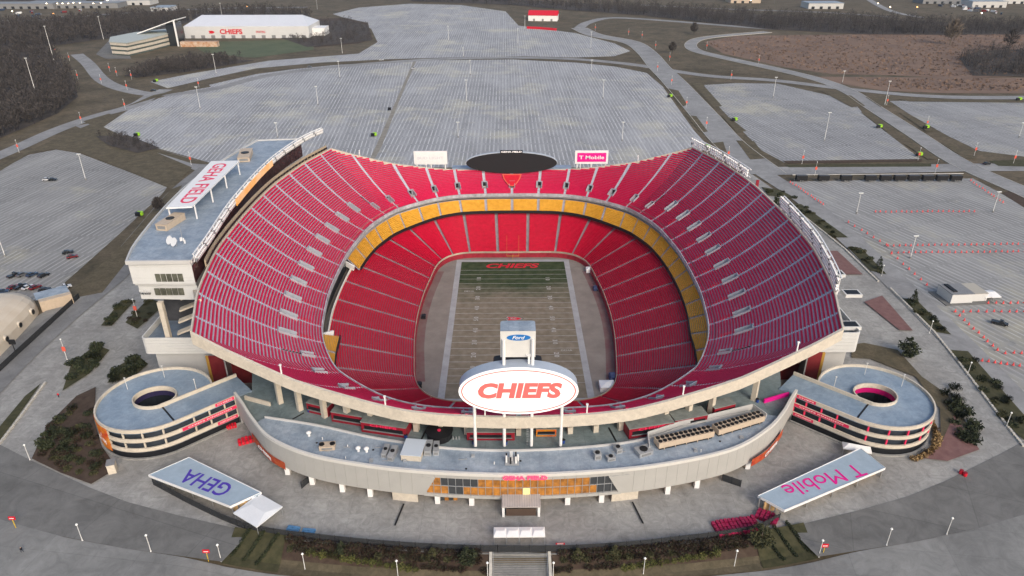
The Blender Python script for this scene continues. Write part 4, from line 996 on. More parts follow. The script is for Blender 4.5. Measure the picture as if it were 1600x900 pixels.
# slanting ends of the glazed front
for sx, xx in ((-1, GX0), (1, GX1)):
    y = -114.75; pa = [(xx+sx*2.6, y+.25, 13.9), (xx+sx*2.6, y+.25, 19.3), (xx-sx*2.6, y-.5, 19.3), (xx+sx*.2, y-.2, 13.9)]
    pb = [(p[0], p[1]+.35, p[2]) for p in pa]; mb = MB(); mb.face(pa); mb.face(pb); mb.strip(pa, pb, True); parts.append(mb.build('slant_panel', M_panel))
# panes: 26 bays in two rows, warm rooms behind some
M_pw = mat('pane_lit', (.06, .028, .012), .12, emit=(1, .40, .08), es=.13, spec=.6, col2=(.42, .17, .025), scale=.55)
M_pd = mat('pane_dark', (.045, .05, .055), .08, spec=.7)
M_pb = mat('pane_bright', (.7, .5, .2), .2, emit=(1, .72, .25), es=.55)
fs = [k/600 for k in range(601)]; f0 = next(f for f in fs if xat(f)[0] > GX0); f1 = next(f for f in fs if xat(f)[0] > GX1)
rnd = random.Random(4); NB = 26
for k in range(NB):
    a = f0+(f1-f0)*k/NB; c = f0+(f1-f0)*(k+1)/NB
    for rw, (z0, z1) in enumerate(((13.95, 16.5), (16.65, 19.25))):
        q = seg(OCc, a+.0004, c-.0004, 1); q = offset(q, .28)
        lit = rnd.random() < (.97 if 5 < k < 20 else .7)
        if rw == 1 and (2 <= k <= 6 or k >= 22): lit = False
        if rw == 0 and k >= 24: lit = False
        m = M_pw if lit else M_pd
        if rw == 0 and k == 13: m = M_pb
        parts.append(MB().wall(q, z0, z1, .06).build('pane', m))
    q = seg(OCc, a-.0003, a+.0003, 1); parts.append(MB().wall(offset(q, .12), 13.9, 19.3, .2).build('mullion', M_galv))
parts.append(MB().wall(offset(seg(OCc, f0, f1, 24), .14), 16.5, 16.65, .18).build('transom', M_galv))
parts.append(text('lettering', 'GEHA FIELD', 1.7, mat('neon_red', (.8, .05, .1), .4, emit=(1, .05, .14), es=.8), None, frame((1.3, -116.75, 20.35), (1, 0, 0), (0, 0, 1)), bold=.06, width=11.2, depth=.1))
# recessed ground storey, soffit with warm light painted into its colour, white columns
rec = offset(OCc, 4.2)[14:-14]
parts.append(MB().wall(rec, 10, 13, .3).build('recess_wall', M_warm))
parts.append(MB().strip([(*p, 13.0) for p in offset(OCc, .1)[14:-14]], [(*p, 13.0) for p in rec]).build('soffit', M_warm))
for xp, yp in ((487, 757), (530, 772), (580, 783), (683, 792), (734, 794), (887, 792), (938, 788), (1042, 778), (1090, 766), (1168, 731), (452, 727)):
    p = un(xp, yp, 10); p = Vector(min(OCc, key=lambda q: abs(q[0]-p.x))); v = -Vector((p.x*.25, p.y)).normalized(); p = p+v*1.0
    parts.append(MB().box((p.x, p.y, 11.5), (1.3, 1.2, 3.0)).build('column', M_white))
for a, c in ((612, 658), (946, 1008)):
    xa, xc = un(a, 787).x, un(c, 785).x; q = [p for p in offset(OCc, .5) if xa <= p[0] <= xc]; parts.append(MB().wall(q, 10, 12.95, .4).build('cream_wall', M_cream))
for k in range(5): parts.append(MB().box((-21.3+1.15*k, -113.5, 11.3), (1.0, .1, 2.3)).build('door', M_pd if k % 2 else M_pw))
# porch
p = un(812, 804); parts.append(MB().prism([(-4.6, -119.6), (5.2, -119.6), (5.2, -115.6), (-4.6, -115.6)], [13.3, 13.3, 14.1, 14.1], [13.6, 13.6, 14.4, 14.4]).build('porch_roof', mat('porch_metal', (.42, .38, .36), .6, var=.1, scale=.5)))
for k in range(16): parts.append(MB().bar((-4.4+.62*k, -119.62, 13.63), (-4.4+.62*k, -115.7, 14.43), .06, .07).build('roof_rib', M_grey))
for x in (-4.2, 4.8): parts.append(MB().box((x, -119.2, 11.7), (.6, .6, 3.3)).build('porch_post', M_white))
parts.append(MB().box((.3, -119.0, 11.2), (7.6, .1, 2.4)).build('porch_door', mat('porch_dark', (.09, .06, .045), .5)))
# end banners on the curved wall
for sx in (-1, 1):
    q = seg(OCc, .07, .165, 8); q = q if sx < 0 else [(-x, y) for x, y in reversed(q)]
    parts.append(MB().wall(offset(q, -.3), 12.6, 15.0, .1).build('banner', mat('red_orange_banner', (.30, .015, .015), .5, col2=(.5, .11, .03), scale=.6)))
    m_ = q[4]; dv = (Vector(q[5])-Vector(q[3])).normalized(); nr = Vector((dv.y, -dv.x))*.35
    parts.append(text('banner_lettering', 'CHIEFS', 1.5, M_white, None, frame((m_[0]+nr.x, m_[1]+nr.y, 13.8), (dv.x, dv.y, 0), (0, 0, 1)), width=8, depth=.05, bold=.05))
# terrace side walls towards the ramps
for sx in (-1, 1): parts.append(MB().wall([(sx*83.2, -80.4), (sx*81.5, -76.5)], 10, 18.9, .4*sx).build('side_wall', M_metal))
for sx in (-1, 1): parts.append(MB().bar((sx*80.4, -80.8, 19.7), (sx*72, -84.2, 19.7), .5, 1.3).build('terrace_parapet', M_cream if sx < 0 else M_mag))
adopt(hall, parts)
# rooftop plant on the entrance building
i = 0
def on_roof(x, y, h=20.1): return un(x, y, h)
e = empty('roof_house', on_roof(643, 718), 'white rectangular roof house left of centre on the entrance roof', 'roof house', rz=R(-7))
MB().box((0, 2.6, .9), (5.2, 6.4, 1.8)).build('walls', M_cream, e); MB().box((0, 2.6, 1.88), (5.5, 6.7, .16)).build('roof', mat('pale_roof', (.5, .55, .6), .6), e)
for k, (x, y, a, c, h, lab) in enumerate(((614, 712, 1.6, 4.5, 1.5, 'grey duct unit just left of the white roof house'), (603, 708, 1.4, 4, 1.3, 'grey duct unit second left of the white roof house'), (670, 704, 1.8, 4.6, 1.6, 'grey duct unit just right of the white roof house'), (682, 704, 1.5, 4.2, 1.4, 'grey duct unit second right of the white roof house'),
        (512, 700, 4, 2.2, 1.2, 'beige twin fan unit near the left end of the entrance roof'), (933, 716, 1.8, 1.8, 1.8, 'small dark fan unit right of centre on the entrance roof'), (954, 718, 2.2, 1.6, 1.0, 'pale low unit beside the small dark fan unit'), (965, 705, 1.6, 2.2, 1.4, 'grey unit cluster end nearest the chiller enclosure'), (1005, 708, 4, 3, 1.3, 'coiled duct unit against the chiller enclosure'))):
    rooftop_unit(on_roof(x, y), (a, c, h), R(-10+k*4), lab, M_galv if k not in (4,) else M_tan, 2 if k in (4,) else 1)
for k, (x, y) in enumerate(((483, 681), (560, 705), (573, 706))):
    e = empty('roof_vent', on_roof(x, y), ('white capped vent near the left end of the entrance roof', 'left of two small white vents on the entrance roof', 'right of two small white vents on the entrance roof')[k], 'vent', 'roof vents')
    MB().tube([(0, 0, 0), (0, 0, 1.0)], .35, 10).build('pipe', M_white, e); MB().tube([(0, 0, 1.0), (0, 0, 1.25), (0, 0, 1.6)], [.7, .7, .15], 10).build('cap', M_white, e)
e = empty('antenna_cluster', on_roof(800, 722), 'cluster of white panel antennas at the centre of the entrance roof', 'antenna')
for k in range(7):
    t = k*.9; MB().box((1.6*math.cos(t), 1.2*math.sin(t), 1.4), (.4, .3, 2.2)).build('panel', (M_white, M_black)[k % 2], e)
MB().box((0, 0, .3), (3.6, 3, .3)).build('frame', M_galv, e); MB().tube([(0, 0, .3), (0, 0, 3.6)], .12).build('mast', M_white, e)
def chiller(p, ang, L, label):
    e = empty('chiller', p, label, 'chiller', 'rooftop chillers', ang)
    MB().box((0, 0, 1.55), (L, 3.0, 1.7)).build('cabinet', M_tan, e); MB().box((0, 0, .35), (L*.96, 2.4, .7)).build('base', M_black, e)
    nf = int(L/1.35)
    for k in range(nf):
        for r_ in (-.72, .72): MB().tube([(-L/2+L*(k+.5)/nf, r_, 2.4), (-L/2+L*(k+.5)/nf, r_, 2.62)], .56, 10).build('fan', M_black, e)
    for k in range(5): MB().box((-L/2+L*(k+.5)/5, -1.45, .35), (.15, .15, .7)).build('leg', M_tan, e)
clut = []; rc = random.Random(8)
for k in range(26):      # drains, pipe runs and kerbs scattered over the roof
    f = rc.uniform(.17, .83); p = Vector(seg(OCc, f, f, 1)[0]); inn = Vector((-p.x*.25, 100)).normalized(); p = p+inn*rc.uniform(1.8, 8.2)
    kind = k % 4
    if kind == 0: clut.append(MB().tube([(p.x, p.y, 20.1), (p.x, p.y, 20.22)], .3, 8).build('roof_drain', M_black))
    elif kind == 1: clut.append(MB().bar((p.x, p.y, 20.3), (p.x+rc.uniform(1.5, 4), p.y+rc.uniform(-.4, .4), 20.3), .16).build('pipe_run', M_galv))
    elif kind == 2: clut.append(MB().box((p.x, p.y, 20.4), (rc.uniform(.6, 1.2), rc.uniform(.6, 1.2), .6)).build('roof_hatch', M_galv))
    else: clut.append(MB().tube([(p.x, p.y, 20.1), (p.x, p.y, 20.9)], .13, 6).build('vent_pipe', M_white))
adopt(hall, clut)
pa, pb = un(1026, 703, 20.1), un(1112, 684, 20.1); v = pb-pa; chiller((pa+pb)/2+Vector((0, 1, 0)), math.atan2(v.y, v.x), v.length, 'left of the two long tan chillers on the right end of the roof')
pa, pb = un(1118, 682, 20.1), un(1190, 660, 20.1); v = pb-pa; chiller((pa+pb)/2+Vector((0, 1, 0)), math.atan2(v.y, v.x), v.length, 'right of the two long tan chillers on the right end of the roof')
enc = px([(1015, 706), (1012, 684), (1060, 668), (1175, 640), (1196, 655)], 20.1)
e = empty('plant_screen', (*enc[0], 20.1), 'pale screen wall around the rooftop chillers', 'screen'); adopt(e, [MB().wall(enc[k:k+2], 20.1, 22.0, .25).build('panel', M_metal) for k in range(4)])
# ================================================================== kiosks and clutter on the terrace
def kiosk(p, a, c, h, ang, label, body=M_dred, roofm=None, word=None):
    e = empty('kiosk', p, label, 'kiosk', 'concourse kiosks', ang)
    MB().box((0, 0, h/2), (a, c, h)).build('walls', body, e); MB().box((0, 0, h+.12), (a*1.02, c*1.03, .24)).build('roof', roofm or mat('kiosk_roof', (.2, .22, .21), .8, var=.2, scale=.6), e)
    MB().box((0, -c/2-.04, h*.55), (a*.86, .06, h*.34)).build('counter_opening', M_black, e); MB().box((0, -c/2-.22, h*.36), (a*.9, .4, .1)).build('counter', M_grey, e)
    if word: text('lettering', word, 1.0, M_pink, e, frame((0, -c/2-.09, h*.84), (1, 0, 0), (0, 0, 1)), width=a*.6, depth=.04, bold=.03)
for x, y, a, c, h, ang, lab in ((547, 663, 10, 4, 3.2, -15, 'dark red kiosk left of the large one on the left concourse'), (603, 680, 13, 5, 3.3, -13, 'large dark red kiosk with grey roof on the left concourse'), (1076, 668, 10, 4, 3.2, 15, 'dark red kiosk right of the large one on the right concourse'), (1014, 681, 13, 5, 3.3, 13, 'large dark red kiosk with grey roof on the right concourse'),
        (767, 688, 13, 2.2, 2.6, -1, 'long low red stand behind the left sign posts'), (500, 648, 7, 3.4, 3.2, -20, 'leftmost dark red kiosk under the near rim'), (1128, 650, 7, 3.4, 3.2, 20, 'rightmost dark red kiosk under the near rim')):
    p = un(x, y, 19.06); p.y += c/2; kiosk(p, a, c, h, R(ang), lab, word='CHIEFS' if a > 12 and c > 3 else None)
p = un(853, 678, 19.06); kiosk(p, 5.5, 2.2, 2.4, 0, 'small yellow and orange stand right of the sign posts', mat('stand_yellow', (.65, .33, .02), .5, col2=(.6, .08, .02), scale=.5))
p = un(687, 682, 19.06); e = empty('bar_counter', p, 'round black bar with red disc left of the sign posts', 'bar'); MB().tube([(0, 0, 0), (0, 0, 2.2)], 3.4, 18).build('counter', M_black, e); MB().tube([(0, 0, 2.2), (0, 0, 2.6)], [3.8, .4], 18).build('canopy', M_black, e); MB().tube([(0, -.6, 2.62), (0, -.6, 2.75)], .5, 12).build('disc', M_pink, e)
for k in range(3): MB().tube([(3.8+.8*k, -1.2, 0), (3.8+.8*k, -1.2, .9)], .22, 8).build('stool', M_galv, e)
for k, (x, y) in enumerate(((483, 643), (634, 684), (741, 694), (790, 694), (880, 692), (1183, 628), (1178, 675-40))):
    if k == 6: continue
    p = un(x, y, 19.06); e = empty('waste_bin', p, ('blue bin at the foot of a rim column on the left concourse', 'blue bin beside the large left kiosk', 'blue bin at the first sign post', 'blue bin at the second sign post', 'blue bin at the rightmost sign post', 'blue bin at the foot of a rim column on the right concourse')[k], 'bin', 'blue concourse bins')
    MB().tube([(0, 0, 0), (0, 0, 1.1)], [.45, .55], 8).build('body', mat('bin_blue', (.02, .06, .28), .5), e); MB().tube([(0, 0, 1.1), (0, 0, 1.3)], [.58, .3], 8).build('lid', M_black, e)
for k, (a, c) in enumerate((((475, 645), (457, 655)), ((667, 670), (658, 687)), ((951, 668), (963, 690)), ((1137, 645), (1150, 652)))):
    a, c = un(*a, 19.08), un(*c, 19.08); o = MB().bar(a, c, .5, .04).build('expansion_joint', M_black, hall); o.matrix_parent_inverse = Matrix.Translation(hall.location).inverted()
# ================================================================== corner blocks beside the bowl
def corner_block(sx, label, x0, x1, y0, y1, z0, z1):
    e = empty('corner_block', (sx*(x0+x1)/2, y0, G), label, 'building', 'corner blocks of the stadium'); parts = []
    rr = [(x0, y0)]+[(x1-1.6+1.6*math.sin(R(t)), y0+1.6-1.6*math.cos(R(t))) for t in range(0, 91, 15)]+[(x1, y1), (x0, y1)]
    poly = [(sx*x, y) for x, y in rr]; poly = poly if sx > 0 else list(reversed(poly))
    nb = 6
    for k in range(nb):
        za = z0+(z1-z0)*k/nb; zb = z0+(z1-z0)*(k+1)/nb-.07; parts.append(MB().wall(poly, za, zb, .4, True).build('siding_band', M_side))
    parts.append(MB().prism(offset(poly, .45, True), z0, z1-2.2).build('body', M_metal))
    parts.append(MB().sheet(offset(poly, .42, True), z1-2.15).build('roof', mat('well_roof', (.16, .20, .25), .7, var=.25, scale=.2)))
    bx0, bx1 = x0+1, x1-2.5; pl = [(sx*bx0, y0+2), (sx*bx1, y0+2), (sx*bx1, y1-2), (sx*bx0, y1-2)]; pl = pl if sx > 0 else list(reversed(pl))
    parts.append(MB().prism(pl, 10, z0-.02).build('base', M_metal))
    adopt(e, parts); return e
corner_block(-1, 'white ribbed block with open top at the left near corner', 97, 120.5, -57, -36, 20, 26)
cbR = corner_block(1, 'white ribbed block with roof wells at the right near corner', 98, 112, -56, 2, 18.5, 26)
for k, (x, y) in enumerate(((1305, 430), (1330, 461), (1327, 511))):
    p = un(x, y, 25); a = [MB().box((p.x, p.y, 25.6), (6, 4.2, 1.2)).build('well_curb', M_side), MB().box((p.x, p.y, 26.22), (4.8, 3.2, .06)).build('well_opening', M_black)]; adopt(cbR, a)
for sx in (-1, 1):
    e = empty('banner_wall', (sx*91, -59, G), ('dark red banner wall under the left corner of the rim', 'dark red banner wall under the right corner of the rim')[sx > 0], 'wall', 'corner banner walls')
    MB().box((0, 0, 5.2), (16, .5, 10.4)).build('panel', mat('maroon_banner', (.15, .012, .02), .5, col2=(.22, .03, .03), scale=.2), e)
    MB().box((sx*8.5, 0, 5.2), (.9, .5, 10.4)).build('yellow_stripe', mat('stripe_yellow', (.42, .24, .05), .5), e)
# ================================================================== plaza canopies, tents, fence
def shelter(corners, word, tm, label, up_cam, wid, size):
    q = [un(x, y, 13.6) for x, y in corners]; c = sum(q, Vector())/4
    e = empty('gate_canopy', (c.x, c.y, G), label, 'canopy', 'gate canopies'); parts = []
    poly = [(p.x, p.y) for p in q]
    ar = sum(poly[i][0]*poly[(i+1) % 4][1]-poly[(i+1) % 4][0]*poly[i][1] for i in range(4)); poly = poly if ar > 0 else list(reversed(poly))
    parts.append(MB().prism(poly, 13.15, 13.6).build('roof', mat('canopy_roof', (.33, .41, .48), .55, var=.08, scale=.3)))
    parts.append(MB().wall(offset(poly, -.12, True), 13.0, 13.75, .11, True).build('roof_edge', M_white))
    dv = (up_cam[1]-up_cam[0]).normalized(); uv = Vector((-dv.y, dv.x, 0))
    parts.append(text('lettering', word, size, tm, None, frame((c.x, c.y, 13.64), dv, uv), bold=.08 if word == 'GEHA' else 0, width=wid, depth=.03))
    inn = offset(poly, 1.8, True)
    parts.append(MB().wall(inn, 10, 13.1, .2, True).build('back_wall', M_warm))  # orange light under the canopy is carried by the wall colour
    for k in range(4):
        a, b_ = Vector(offset(poly, .5, True)[k]), Vector(offset(poly, .5, True)[(k+1) % 4])
        for f in (0, .25, .5, .75): p = a.lerp(b_, f); parts.append(MB().box((p.x, p.y, 11.6), (.3, .3, 3.2)).build('post', M_grey))
    adopt(e, parts); return e, poly
L0 = [(233, 742), (295, 715), (407, 770), (360, 791)]
gA, gB = un(365, 768, 13.6), un(282, 737, 13.6)
gc1, P1 = shelter(L0, 'GEHA', M_purple, 'pale blue gate canopy with violet upside down lettering at lower left', (gA, gB), 15.5, 6.6)
R0 = [(1185, 775), (1345, 701), (1383, 731), (1225, 797)]
gc2, P2 = shelter(R0, 'T Mobile', M_mag, 'pale blue gate canopy with magenta upside down lettering at lower right', (un(1345, 735, 13.6), un(1220, 773, 13.6)), 25, 6.6)
def tent(p, a, c, h, ang, label, group=None, m=None, eave=.7):
    e = empty('marquee', p, label, 'tent', group, ang); m = m or M_white
    mb = MB(); zz = h*eave
    k = [(-a/2, -c/2, zz), (a/2, -c/2, zz), (a/2, c/2, zz), (-a/2, c/2, zz)]; r0, r1 = (-a*.3, 0, h), (a*.3, 0, h)
    mb.face([k[0], k[1], r1, r0]); mb.face([k[2], k[3], r0, r1]); mb.face([k[1], k[2], r1]); mb.face([k[3], k[0], r0]); mb.build('roof', m, e)
    MB().box((0, 0, zz-.15), (a*.99, c*.99, .3)).build('valance', m, e)
    for sx in (-1, 1):
        for sy in (-1, 1): MB().tube([(sx*a*.47, sy*c*.47, 0), (sx*a*.47, sy*c*.47, zz)], .07, 6).build('leg', M_galv, e)
    return e
p = un(400, 805, G); tent(Vector((-65.9, -119.3, G)), 8.8, 8.2, 3.4, R(-33), 'white marquee at the lower end of the left gate canopy', None, mat('tent_white', (.72, .73, .74), .6, var=.04, scale=.4), .88)
for k in range(4): tent(Vector((-5.0+3.12*k, -126.9, G)), 3.1, 3.1, 3.0, 0, ('leftmost', 'second', 'third', 'rightmost')[k]+' of four small white tents in a row before the entrance', 'row of four white tents', None, .86)
for k, (x, y, a, c, ang) in enumerate(((1335, 707, 7.5, 3, -15),)): p = un(x, y, G); tent(Vector((p.x, p.y-.5, G)), a, c, 3.2, R(-18), 'white marquee behind the right gate canopy')
# ================================================================== fence, stairs and planting in front of the plaza
M_mesh = mat('fence_mesh', (.035, .037, .04), .8)
n = M_mesh.node_tree; b = n.nodes['Principled BSDF']; b.inputs['Alpha'].default_value = .78
FP = [(240, 758), (300, 790), (360, 818), (410, 833), (500, 845), (600, 855), (700, 861), (803, 863), (900, 862), (1000, 855), (1060, 848), (1120, 841), (1180, 830), (1218, 812)]
fl_ = [tuple(q) for q in catmull([Vector(tuple(p)) for p in px(FP)], 4)]
fe = empty('fence', (*fl_[0], G), 'long black mesh fence curving along the front of the plaza', 'fence'); parts = []
for a, c in zip(fl_, fl_[1:]):
    parts.append(MB().bar((a[0], a[1], G+1.2), (c[0], c[1], G+1.2), .04, 2.2).build('mesh_panel', M_mesh)); parts.append(MB().tube([(*a, G), (*a, G+2.5)], .06, 6).build('post', M_black))
adopt(fe, parts)
kw = empty('kerb_wall', (*fl_[8], G), 'low pale retaining kerb below the black plaza fence', 'kerb'); adopt(kw, [MB().wall(offset(fl_[8:-6], -.5), G-.6, G+.28, -.35).build('coping', M_concl)])
st = empty('stairs', (-.2, -131.2, G), 'broad concrete stairs going down from the plaza at bottom centre', 'stairs')
for k in range(16): MB().box((0, -.25-.5*k, -.09-.17*k-.5), (13.4, .5, 1.0)).build('step', M_concl, st)
for sx in (-1, 1):
    MB().prism([(sx*7.0-.35, 0), (sx*7.0-.35, -8.6), (sx*7.0+.35, -8.6), (sx*7.0+.35, 0)], [-1, -4, -4, -1], [.6, -1.6, -1.6, .6]).build('cheek_wall', M_stone, st)
    MB().tube([(sx*6.4, -.3, .9), (sx*6.4, -8.2, -1.8)], .05, 6).build('handrail', M_galv, st)
def leafball(mb, c, r, n, size, rnd, mats=1, squash=1.0):
    c = Vector(c)
    for k in range(n):
        v = Vector((rnd.gauss(0, 1), rnd.gauss(0, 1), rnd.gauss(0, 1))).normalized()*(rnd.random()**.45)
        p = c+Vector((v.x*r[0], v.y*r[1], v.z*r[2])); a = Vector((rnd.gauss(0, 1), rnd.gauss(0, 1), rnd.gauss(0, 1))).normalized()*size*(.6+.8*rnd.random()); d = a.orthogonal().normalized()*size*(.3+.4*rnd.random())
        mb.mi = rnd.randrange(mats); mb.face([p-a, p+d, p+a, p-d])
    return mb
LEAF = {'dark': [mat('leaf_dark_a', (.014, .02, .009), .8), mat('leaf_dark_b', (.026, .034, .014), .8), mat('leaf_dark_c', (.04, .046, .02), .8)],
        'green': [mat('leaf_green_a', (.05, .062, .014), .8), mat('leaf_green_b', (.085, .09, .022), .8), mat('leaf_green_c', (.12, .115, .035), .8)],
        'olive': [mat('leaf_olive_a', (.03, .034, .014), .8), mat('leaf_olive_b', (.055, .055, .022), .8), mat('leaf_olive_c', (.075, .07, .03), .8)],
        'maroon': [mat('leaf_mar_a', (.028, .016, .012), .85), mat('leaf_mar_b', (.045, .026, .018), .85), mat('leaf_mar_c', (.04, .04, .02), .85)],
        'straw': [mat('straw_a', (.22, .14, .06), .9), mat('straw_b', (.33, .22, .10), .9), mat('straw_c', (.15, .095, .045), .9)],
        'bare': [mat('twig_a', (.052, .046, .044), .95), mat('twig_b', (.078, .068, .062), .95), mat('twig_c', (.034, .031, .031), .95)],
        'dry': [mat('twig_tan_a', (.16, .13, .10), .95), mat('twig_tan_b', (.21, .17, .13), .95), mat('twig_tan_c', (.12, .095, .075), .95)]}
rv = random.Random(11)
def evergreen(p, h, r, label, key='dark', cone=True, name='evergreen_tree', group=None):
    e = empty(name, p, label, 'tree', group)
    MB().tube([(0, 0, 0), (.05, .03, h*.5), (0, 0, h*.9)], [r*.10, r*.07, .03], 7).build('trunk', M_bark, e)
    mb = MB(); L = 7
    for k in range(L):
        f = k/(L-1); z = h*(.14+.8*f); rr = r*((1-f)**.8*.95+.12) if cone else r*math.sin(math.pi*(.2+.72*f))
        for j in range(max(2, int(6*(1-f*.6)))):
            t = rv.random()*6.28; leafball(mb, (rr*.55*math.cos(t), rr*.55*math.sin(t), z+rv.uniform(-.3, .3)), (rr*.5, rr*.5, h*.09), 34, r*.11, rv, 3)
    mb.build('crown', LEAF[key], e); return e
def shrub_mesh(r, h, key, n=130): return leafball(MB(), (0, 0, h*.5), (r, r, h*.5), n, r*.2, rv, 3).build('foliage', LEAF[key])
def gp(x, y):
    q = un(x, y)
    for _ in range(6): q = un(x, y, gz(q.x, q.y))
    return q
GS = []
GREEN_L = [(482+11.2*k, 860+1.85*k-.006*k*k) for k in range(16)]; GREEN_R = [(976+11*k, 884-1.7*k) for k in range(14)]
proto = shrub_mesh(.95, 1.5, 'green', 170)
for side, lst in (('left', GREEN_L), ('right', GREEN_R)):
    for k, (x, y) in enumerate(lst):
        p = gp(x, y+8); p.z += .25; e = empty('shrub', p, 'yellow green rounded shrub in the row %s of the front stairs' % side, 'shrub', 'green shrub row %s of the stairs' % side)
        o = proto if (side == 'left' and k == 0) else proto.copy()
        if o is not proto: COL.objects.link(o)
        o.parent = e; e.rotation_euler.z = rv.random()*6; e.scale = [rv.uniform(.8, 1.25)]*3
for sx in (-1, 1):
    lay_ = slope_bed('lawn_strip', M_lawnd, sx*57.5, sx*71, .0, .97, 7, 8)
    for k in range(3):
        a = Vector((sx*(59.5+3.6*k), -125.3+1.3*k)); b_ = Vector((sx*(63+3.2*k), -132.4+1.0*k))
        e = empty('hedge', (a.x, a.y, G), '%s of three low dark clipped hedges at the %s end of the front bed' % (('innermost', 'middle', 'outermost')[k], ('left', 'right')[sx > 0]), 'hedge', 'clipped hedges at the ends of the front bed'); mb = MB()
        for j in range(14):
            q = a.lerp(b_, j/13); leafball(mb, (q.x-a.x, q.y-a.y, gz(q.x, q.y)-G+.75), (.55, .55, .5), 60, .2, rv, 3)
        mb.build('foliage', LEAF['dark'], e)
MAR = [shrub_mesh(1.3, 1.4, 'maroon', 170), shrub_mesh(1.2, 1.3, 'olive', 170), shrub_mesh(1.5, 1.7, 'dark', 200)]; usedp = set()
def shrub(p, k, label, group, s=1.0):
    e = empty('shrub', p, label, 'shrub', group); o = MAR[k] if k not in usedp else MAR[k].copy()
    if k in usedp: COL.objects.link(o)
    usedp.add(k); o.parent = e; e.rotation_euler.z = rv.random()*6; e.scale = (s*rv.uniform(.85, 1.2), s*rv.uniform(.85, 1.2), s*rv.uniform(.8, 1.1))
for side, a, c in (('left', -57, -9), ('right', 9, 55)):
    for r_ in range(3):
        m = 26 if r_ < 2 else 12
        for k in range(m):
            x = a+(c-a)*(k+.5+rv.uniform(-.3, .3))/m; yf = -131+(x/50)**2*4.2; f = (.12, .32, .55)[r_]; y = yf+(yr(x)-yf)*f
            if r_ == 2: x = (-8-rv.random()*20) if side == 'left' else 8+rv.random()*22; y = -131+(x/50)**2*4.2+(yr(x)+131)*.62
            shrub(Vector((x, y, gz(x, y)+.2)), 0 if (r_ != 1 or k % 3) else 1, 'low dark maroon shrub in the bed %s of the front stairs' % side if True else '', 'dark shrub bed %s of the stairs' % side, 1.0 if r_ < 2 else .8)
evergreen(gp(730, 880), 4.6, 2.6, 'round dark evergreen left of the front stairs', 'dark', False); evergreen(gp(676, 872), 3.2, 1.6, 'small evergreen further left of the front stairs', 'olive', True)
evergreen(gp(902, 874), 3.4, 2.0, 'dark evergreen just right of the front stairs', 'olive', True); evergreen(gp(960, 872), 4.2, 2.0, 'second evergreen right of the front stairs', 'olive', True); evergreen(gp(534, 864), 3.6, 1.8, 'lone dark evergreen in the left front bed', 'dark', True)
evergreen(gp(1187, 852), 6.5, 3.4, 'tall green pine beside the dark red stacked barriers', 'olive', False)
evergreen(un(1417, 556), 7, 4.2, 'broad dark evergreen on the lawn by the right ramp tower', 'dark', False)
for k, (x, y, h, r) in enumerate(((1210, 335, 11, 4.2), (1222, 350, 10, 4), (1236, 366, 8, 3.6))): evergreen(un(x, y), h, r, ('farthest', 'middle', 'nearest')[k]+' of three dark evergreens behind the right rim', 'dark', True, group='evergreens behind the right rim')
for k, (x, y, h, r, lab) in enumerate(((1372, 421, 6, 2, 'dark conifer in the bed near the brick paving'), (1426, 474, 6.5, 2, 'slim dark conifer at the top of the right planting bed'), (152, 552, 5, 2.2, 'dark evergreen at the tip of the left planting bed'), (76, 700, 5.5, 3.2, 'broad dark evergreen at the far lower left bed'))): evergreen(un(x, y), h, r, lab, 'dark', k < 2)
def fillbed(pts, n, kinds, label, group, s=1.0):
    poly = [Vector(q) for q in pts]; xs_ = [q.x for q in poly]; ys_ = [q.y for q in poly]; k = 0; tries = 0
    while k < n and tries < 4000:
        tries += 1; x, y = rv.uniform(min(xs_), max(xs_)), rv.uniform(min(ys_), max(ys_)); ins = False
        for i in range(len(poly)):
            a, c = poly[i], poly[(i+1) % len(poly)]
            if (a.y > y) != (c.y > y) and x < (c.x-a.x)*(y-a.y)/(c.y-a.y)+a.x: ins = not ins
        if not ins: continue
        q = un(x, y); shrub(q, rv.choice(kinds), label, group, s*rv.uniform(.8, 1.2)); k += 1
for i, q in enumerate(ISL): fillbed(q, (6, 14, 10, 14, 22)[i], (1, 2), 'low dark shrub in planting island %s along the right walk' % ('farthest', 'second', 'third', 'fourth', 'nearest')[i] if False else 'low dark shrub in the %s planting island of the right walk' % ('farthest', 'second', 'third', 'fourth', 'nearest')[i], 'shrubs in the %s island' % ('farthest', 'second', 'third', 'fourth', 'nearest')[i])
fillbed([(98, 612), (112, 570), (150, 540), (172, 548), (140, 585)], 22, (2,), 'dark shrub in the wedge bed on the left walk', 'left wedge bed shrubs', 1.15)
fillbed([(168, 600), (182, 575), (215, 556), (232, 570), (210, 590)], 16, (2,), 'dark shrub in the bed behind the left ramp tower', 'shrubs behind the left ramp', 1.25)
fillbed([(158, 510), (190, 470), (212, 470), (175, 510)], 12, (2, 1), 'dark shrub in the bed beside the left tower road', 'tower road shrubs'); fillbed([(196, 505), (232, 468), (258, 475), (215, 515)], 12, (1, 0), 'brown green shrub in the bed under the left tower', 'shrubs under the left tower')
fillbed([(55, 714), (78, 668), (118, 628), (146, 640), (150, 690), (170, 728), (140, 752)], 70, (2, 1, 0), 'brown and dark shrub in the bed left of the ramp tower', 'left ramp bed shrubs')
fillbed([(1470, 610), (1490, 605), (1525, 670), (1526, 700), (1500, 690)], 22, (2,), 'dark shrub in the hedge right of the ramp tower', 'right ramp hedge', 1.3)
stp = leafball(MB(), (0, 0, .7), (1.1, 1.1, .7), 150, .3, rv, 3).build('blades', LEAF['straw'])
